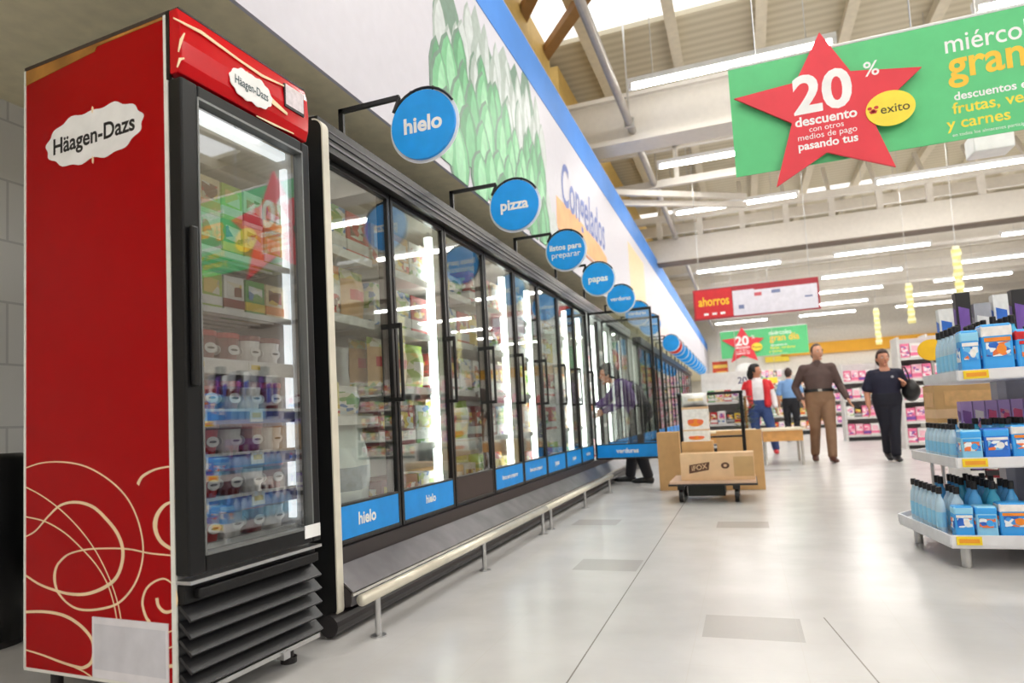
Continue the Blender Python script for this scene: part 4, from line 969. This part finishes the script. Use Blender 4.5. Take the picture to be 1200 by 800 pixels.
def person(label, loc, rz, J, skinm, top, bottom, shoe, hairm, hairfn, hs=1.0, sleeve=1.0, yaw=0, tilt=0, group=None, bulk=1.0, cut=1.0, curl=(.5,.5), bellyf=1.0):
    V = {k: Vector(v) for k, v in J.items()}
    pel, ch, nk, hd = V['pelvis'], V['chest'], V['neck'], V['head']
    mid = (pel+ch)/2
    def torso(b, g, cut=1.0):
        if cut < 1:
            low = pel-Vector((0,0,.07)); b.loft([low, pel, pel.lerp(ch,.35), pel.lerp(ch,.7), ch, ch.lerp(nk,cut)], [(.155*bulk+g,.11*bulk+g),(.165*bulk+g,.12*bulk+g),(.152*bulk+g,.115*bulk*bellyf+g),(.165*bulk+g,.12*bulk+g),(.175*bulk+g,.115*bulk+g),(.15*bulk+g,.09+g)], n=22, cap=.05); return
        low = pel-Vector((0,0,.07)); b.loft([low, pel, pel.lerp(ch,.35), pel.lerp(ch,.7), ch, ch.lerp(nk,.6), nk],
               [(.155*bulk+g,.11*bulk+g),(.165*bulk+g,.12*bulk+g),(.152*bulk+g,.115*bulk*bellyf+g),(.165*bulk+g,.12*bulk+g),(.175*bulk+g,.115*bulk+g),(.135*bulk+g,.085+g),(.06+g*.5,.06+g*.5)], n=22)
    def arm(b, q, g, frac=1.0):
        s_, e, w = V['sh'+q], V['el'+q], V['wr'+q]
        b.loft([nk.lerp(ch,.35), nk.lerp(ch,.45).lerp(s_,.6), s_], [(.055+g,.05+g),(.06+g,.055+g),(.055*bulk+g,.055*bulk+g)], ref=(0,1,0), n=14)
        b.ell(s_, (.058*bulk+g,)*3, n=14)
        if frac <= .55:
            b.loft([s_, s_.lerp(e, frac/.5)], [.055*bulk+g,.052+g+.008], n=14); return
        b.loft([s_, s_.lerp(e,.5), e], [.053*bulk+g,.047*bulk+g,.040+g], n=14); b.ell(e, (.040+g,)*3, n=12)
        b.loft([e, e.lerp(w,.4), e.lerp(w, frac)], [.040+g,.038+g,.027+g], n=14)
    def leg(b, q, g, taper=1.0):
        h_, k, a = V['hp'+q], V['kn'+q], V['an'+q]
        b.loft([h_+Vector((0,0,.06)), h_, h_.lerp(k,.4), k, k.lerp(a,.35), a], [.092*bulk+g,.09*bulk+g,.078*bulk+g,.056+g,.054+g,(.036+g)*taper], n=16)
    b = MB(); torso(b, 0)
    b.loft([nk-Vector((0,0,.05)), nk, nk.lerp(hd,.6), hd], [.062,.055,.05,.05], n=14)
    HM = head_mesh(b, hd, yaw, tilt, hs)
    for q, sd in (('L',1),('R',-1)):
        arm(b, q, 0); leg(b, q, 0)
        hand(b, V['wr'+q], V['wr'+q]-V['el'+q], sd, hs, curl[0 if q == 'L' else 1])
        a = V['an'+q]; f = V.get('toe'+q, a+Vector((0,-.16,-.05))); b.loft([a, a.lerp(f,.4)+Vector((0,0,-.02)), f], [.034,.032,.024], n=10)
    root = b.build('person', skinm, remesh=.0065); root.location = loc; root.rotation_euler = (0, 0, rz); tag(root, label, 'person', group)
    c = MB(); torso(c, .014, cut)
    for q in 'LR': arm(c, q, .013, sleeve)
    shirt = c.build('shirt', top, root, remesh=.011)
    c = MB(); g = .016
    c.loft([pel+Vector((0,0,.075)), pel, pel-Vector((0,0,.08))], [(.158*bulk+g,.118*bulk*bellyf+g),(.168*bulk+g,.122*bulk+g),(.15*bulk+g,.115*bulk+g)], n=22)
    for q in 'LR': leg(c, q, g, 1.15)
    c.build('trousers', bottom, root, remesh=.011)
    for q in 'LR':
        a = V['an'+q]; f = V.get('toe'+q, a+Vector((0,-.16,-.05))); d = (f-a); back = a-Vector((d.x,d.y,0)).normalized()*.045
        lo = min(a.z, f.z+.045)
        sh = MB().loft([Vector((back.x,back.y,a.z-.045)), Vector((a.x,a.y,a.z-.035)), a.lerp(f,.5)+Vector((0,0,-.015)), f, f+Vector((d.x,d.y,0)).normalized()*.035], [(.036,.04),(.042,.045),(.046,.036),(.044,.028),(.03,.02)], ref=(1,0,0), n=14)
        sh.loft([a+Vector((0,0,.05)), a-Vector((0,0,.03))], [.046,.048], n=12)
        sh.build('shoe', shoe, root, remesh=.008)
    st = MB(); hairfn(st); st.xf(HM); st.build('hair', hairm, root, remesh=.007)
    e = MB()
    for q in (-1, 1): e.ell((q*.031*hs,-.0865*hs,.008*hs), (.014*hs,.008*hs,.008*hs), n=10).ell((q*.031*hs,-.0935*hs,.008*hs), (.006*hs,.004*hs,.006*hs), 1, n=8).ell((q*.033*hs,-.094*hs,.030*hs), (.02*hs,.006*hs,.004*hs), 2, n=8)
    e.ell((0,-.1005*hs,-.06*hs), (.022*hs,.006*hs,.006*hs), 3, n=8); e.xf(HM); e.build('face_features', [eyew, eyed, hairm, lipm], root)
    return root, HM, V
def cap(s, front=.03, low=-.06, thick=1.1):
    def fn(p):
        x, y, z = p; f = thick
        if y < -.25 and z < .45+front: f = .8
        if z < low*10 and y < .3: f = .8
        return Vector((x*f, y*f, z*f))
    return lambda b: b.ell((0,.004,.008), (.076*s,.098*s,.118*s), n=28, fn=fn)
STD = dict(pelvis=(0,0,.92), chest=(0,0,1.24), neck=(0,.01,1.42), head=(0,-.015,1.565), shL=(.175,0,1.335), elL=(.25,.02,1.07), wrL=(.27,-.06,.85), shR=(-.175,0,1.335), elR=(-.25,.02,1.09), wrR=(-.27,-.06,.86),
           hpL=(.09,0,.86), knL=(.10,-.02,.48), anL=(.10,.02,.085), hpR=(-.09,0,.86), knR=(-.10,-.02,.48), anR=(-.10,.02,.085))
hair_gray = mat('hair_brown_grey', (84,66,56), .6); hair_b = mat('hair_dark_brown', (54,32,24), .55); hair_k = mat('hair_black', (22,18,20), .5)
# man in brown, walking towards the camera
J = dict(STD, chest=(.0,0,1.22), elR=(-.30,.08,1.07), wrR=(-.235,-.02,.88), elL=(.27,.02,1.07), wrL=(.34,-.10,.87), shR=(-.178,0,1.315), shL=(.178,0,1.315),
         hpR=(-.085,0,.85), knR=(-.085,.0,.48), anR=(-.10,.17,.11), toeR=(-.11,.03,.035), hpL=(.09,0,.85), knL=(.10,-.10,.48), anL=(.09,-.14,.085), toeL=(.11,-.30,.035), head=(.015,-.02,1.54), neck=(0,.01,1.40))
def bald(b):
    cap(1.0, .25, -.03, 1.06)(b)
rt, HM, V = person('man in brown shirt and tan trousers walking towards the camera', (.99, 10.1, 0), 0, J, skin, mat('shirt_brown', (84,64,60), .7, var=.1), mat('trousers_tan', (136,104,80), .75, var=.08), mat('shoe_brown', (80,44,34), .5), hair_gray, bald, yaw=R(22), bulk=1.04, bellyf=1.1, curl=(.4,.9))
MB().loft([(0,0,.985),(0,0,1.025)], [(.198,.152),(.196,.150)], n=30, cap=0).box(-.025, .025, -.160, -.149, .99, 1.022, 1).build('belt', [black, chrome], rt)
MB().prism([(-.05,0),(0,-.09),(.05,0),(.03,.03),(-.03,.03)], (0,-.075,1.40), X, Z, .02).build('collar', MATS['shirt_brown'], rt, bev=.005)
# woman in navy with black bag
J = dict(STD, pelvis=(0,0,.83), chest=(0,0,1.10), neck=(0,.01,1.25), head=(-.01,-.02,1.375), shL=(.155,0,1.165), elL=(.24,.05,.98), wrL=(.18,-.13,1.04), shR=(-.155,0,1.165), elR=(-.23,.03,.95), wrR=(-.23,-.05,.74),
         hpL=(.065,0,.78), knL=(.045,-.07,.43), anL=(.03,-.10,.09), toeL=(.035,-.24,.035), hpR=(-.07,0,.78), knR=(-.035,-.0,.43), anR=(-.02,.16,.12), toeR=(-.015,.02,.035))
navy = mat('cloth_navy', (22,22,46), .8); 
def short(b):
    cap(.97, .0, -.02, 1.14)(b); b.ell((0,.05,-.02), (.08,.065,.09), n=14)
rt, HM, V = person('woman in navy top and dark trousers carrying a black shoulder bag', (1.79, 9.9, 0), 0, J, skin_d, navy, mat('cloth_black_navy', (16,16,32), .8), mat('boot_black', (26,26,30), .4), hair_b, short, hs=.95, sleeve=.45, yaw=R(8), bulk=1.02, cut=.62)
MB().cyl((.06,-.145,1.12), (.06,-.152,1.12), .016, n=12).build('badge', pgy, rt)
t = thing('shoulder_bag', 'black slouchy handbag hanging from the shoulder of the woman in navy', 'handbag', (1.79+.285, 9.9-.02, .80))
MB().ell((0,0,.13), (.11,.14,.15), n=20, fn=lambda p: Vector((p[0]*(1-.25*max(0,p[2])), p[1], p[2]))).build('bag_body', mat('leather_black', (16,16,18), .4), t, smooth=True)
MB().tube([(-.03,.10,.2),(-.05,.08,.36),(-.07,.04,.44),(-.06,-.04,.44),(-.04,-.09,.36),(-.02,-.10,.2)], .01, n=8).build('strap', MATS['leather_black'], t)
# person in red vest, at the tables
J = dict(STD, pelvis=(0,0,.86), chest=(.0,0,1.15), neck=(-.01,0,1.31), head=(-.02,-.02,1.44), shL=(.16,0,1.225), elL=(.24,.0,1.0), wrL=(.26,-.08,.80), shR=(-.16,0,1.225), elR=(-.23,-.03,1.0), wrR=(-.20,-.16,.84),
         hpL=(.09,0,.80), knL=(.17,-.10,.45), anL=(.22,.04,.09), hpR=(-.09,0,.80), knR=(-.08,-.02,.44), anR=(-.08,.04,.085))
def pony(b):
    cap(1.0, .05, -.03, 1.13)(b); b.ell((0,.085,-.05), (.06,.06,.10), n=14); b.ell((0,.02,.03), (.083,.1,.11), n=14, fn=lambda p: Vector((p[0], max(p[1], -.35), p[2])))
rt, HM, V = person('person in red vest, white shirt and jeans standing behind the low tables', (.22, 12.0, 0), 0, J, skin_d, mat('shirt_white', (236,234,238), .7), mat('jeans_blue', (54,76,128), .8, var=.15), mat('shoe_red', (190,40,50), .5), hair_k, pony, hs=.97, yaw=R(75))
c = MB()
for q in (-1, 1):
    c.loft([(q*.135,-.0,.84),(q*.135,-.0,1.0),(q*.135,0,1.15),(q*.125,0,1.27)], [(.075,.155),(.068,.148),(.075,.15),(.055,.105)], n=18)
    c.loft([(q*.155,0,1.235),(q*.205,0,1.12)], [.078,.072], n=14)
c.build('vest', mat('vest_red', (214,36,46), .65), rt, remesh=.01)
# far shopper in pale blue shirt
J = dict(STD)
person('distant shopper in pale blue shirt and black trousers', (.98, 16.2, 0), R(160), J, skin, mat('shirt_pale_blue', (120,160,210), .7), mat('trousers_black', (26,26,32), .8), black, hair_b, cap(1.0), hs=1.0, sleeve=.45)
# shopper reaching into the open freezer (faces -X): built facing -Y, turned
J = dict(STD, pelvis=(0,.06,.84), chest=(0,-.10,1.09), neck=(0,-.20,1.20), head=(0,-.29,1.30), shL=(.165,-.13,1.16), elL=(.20,-.28,.98), wrL=(.17,-.42,.93), shR=(-.165,-.13,1.16), elR=(-.20,-.22,.94), wrR=(-.16,-.40,.86),
         hpL=(.085,.05,.79), knL=(.09,.02,.44), anL=(.10,.12,.09), toeL=(.10,-.03,.04), hpR=(-.085,.05,.79), knR=(-.09,-.06,.44), anR=(-.10,-.12,.09), toeR=(-.10,-.27,.04))
rt, HM, V = person('shopper in purple jacket reaching into the freezer behind the open glass door', (-1.22, 7.66, 0), R(-90), J, skin_d, mat('jacket_purple', (92,62,124), .7, var=.12), mat('leggings_black', (22,20,26), .8), black, hair_k, pony, hs=.97, tilt=R(12), bulk=1.0)
c = MB().loft([(0,.13,.78),(0,.06,.95),(0,-.0,1.12)], [(.13,.09),(.15,.10),(.12,.07)], n=18); c.build('backpack', mat('pack_dark', (40,34,44), .6), rt, remesh=.01)
o = MB().box(-.1, .1, -.12, .12, 0, .2).build('frozen_food_carton', [card], bev=.003); o.location = (-1.88, 7.66, .703); tag(o, 'brown carton in the freezer in front of the shopper in purple', 'carton')
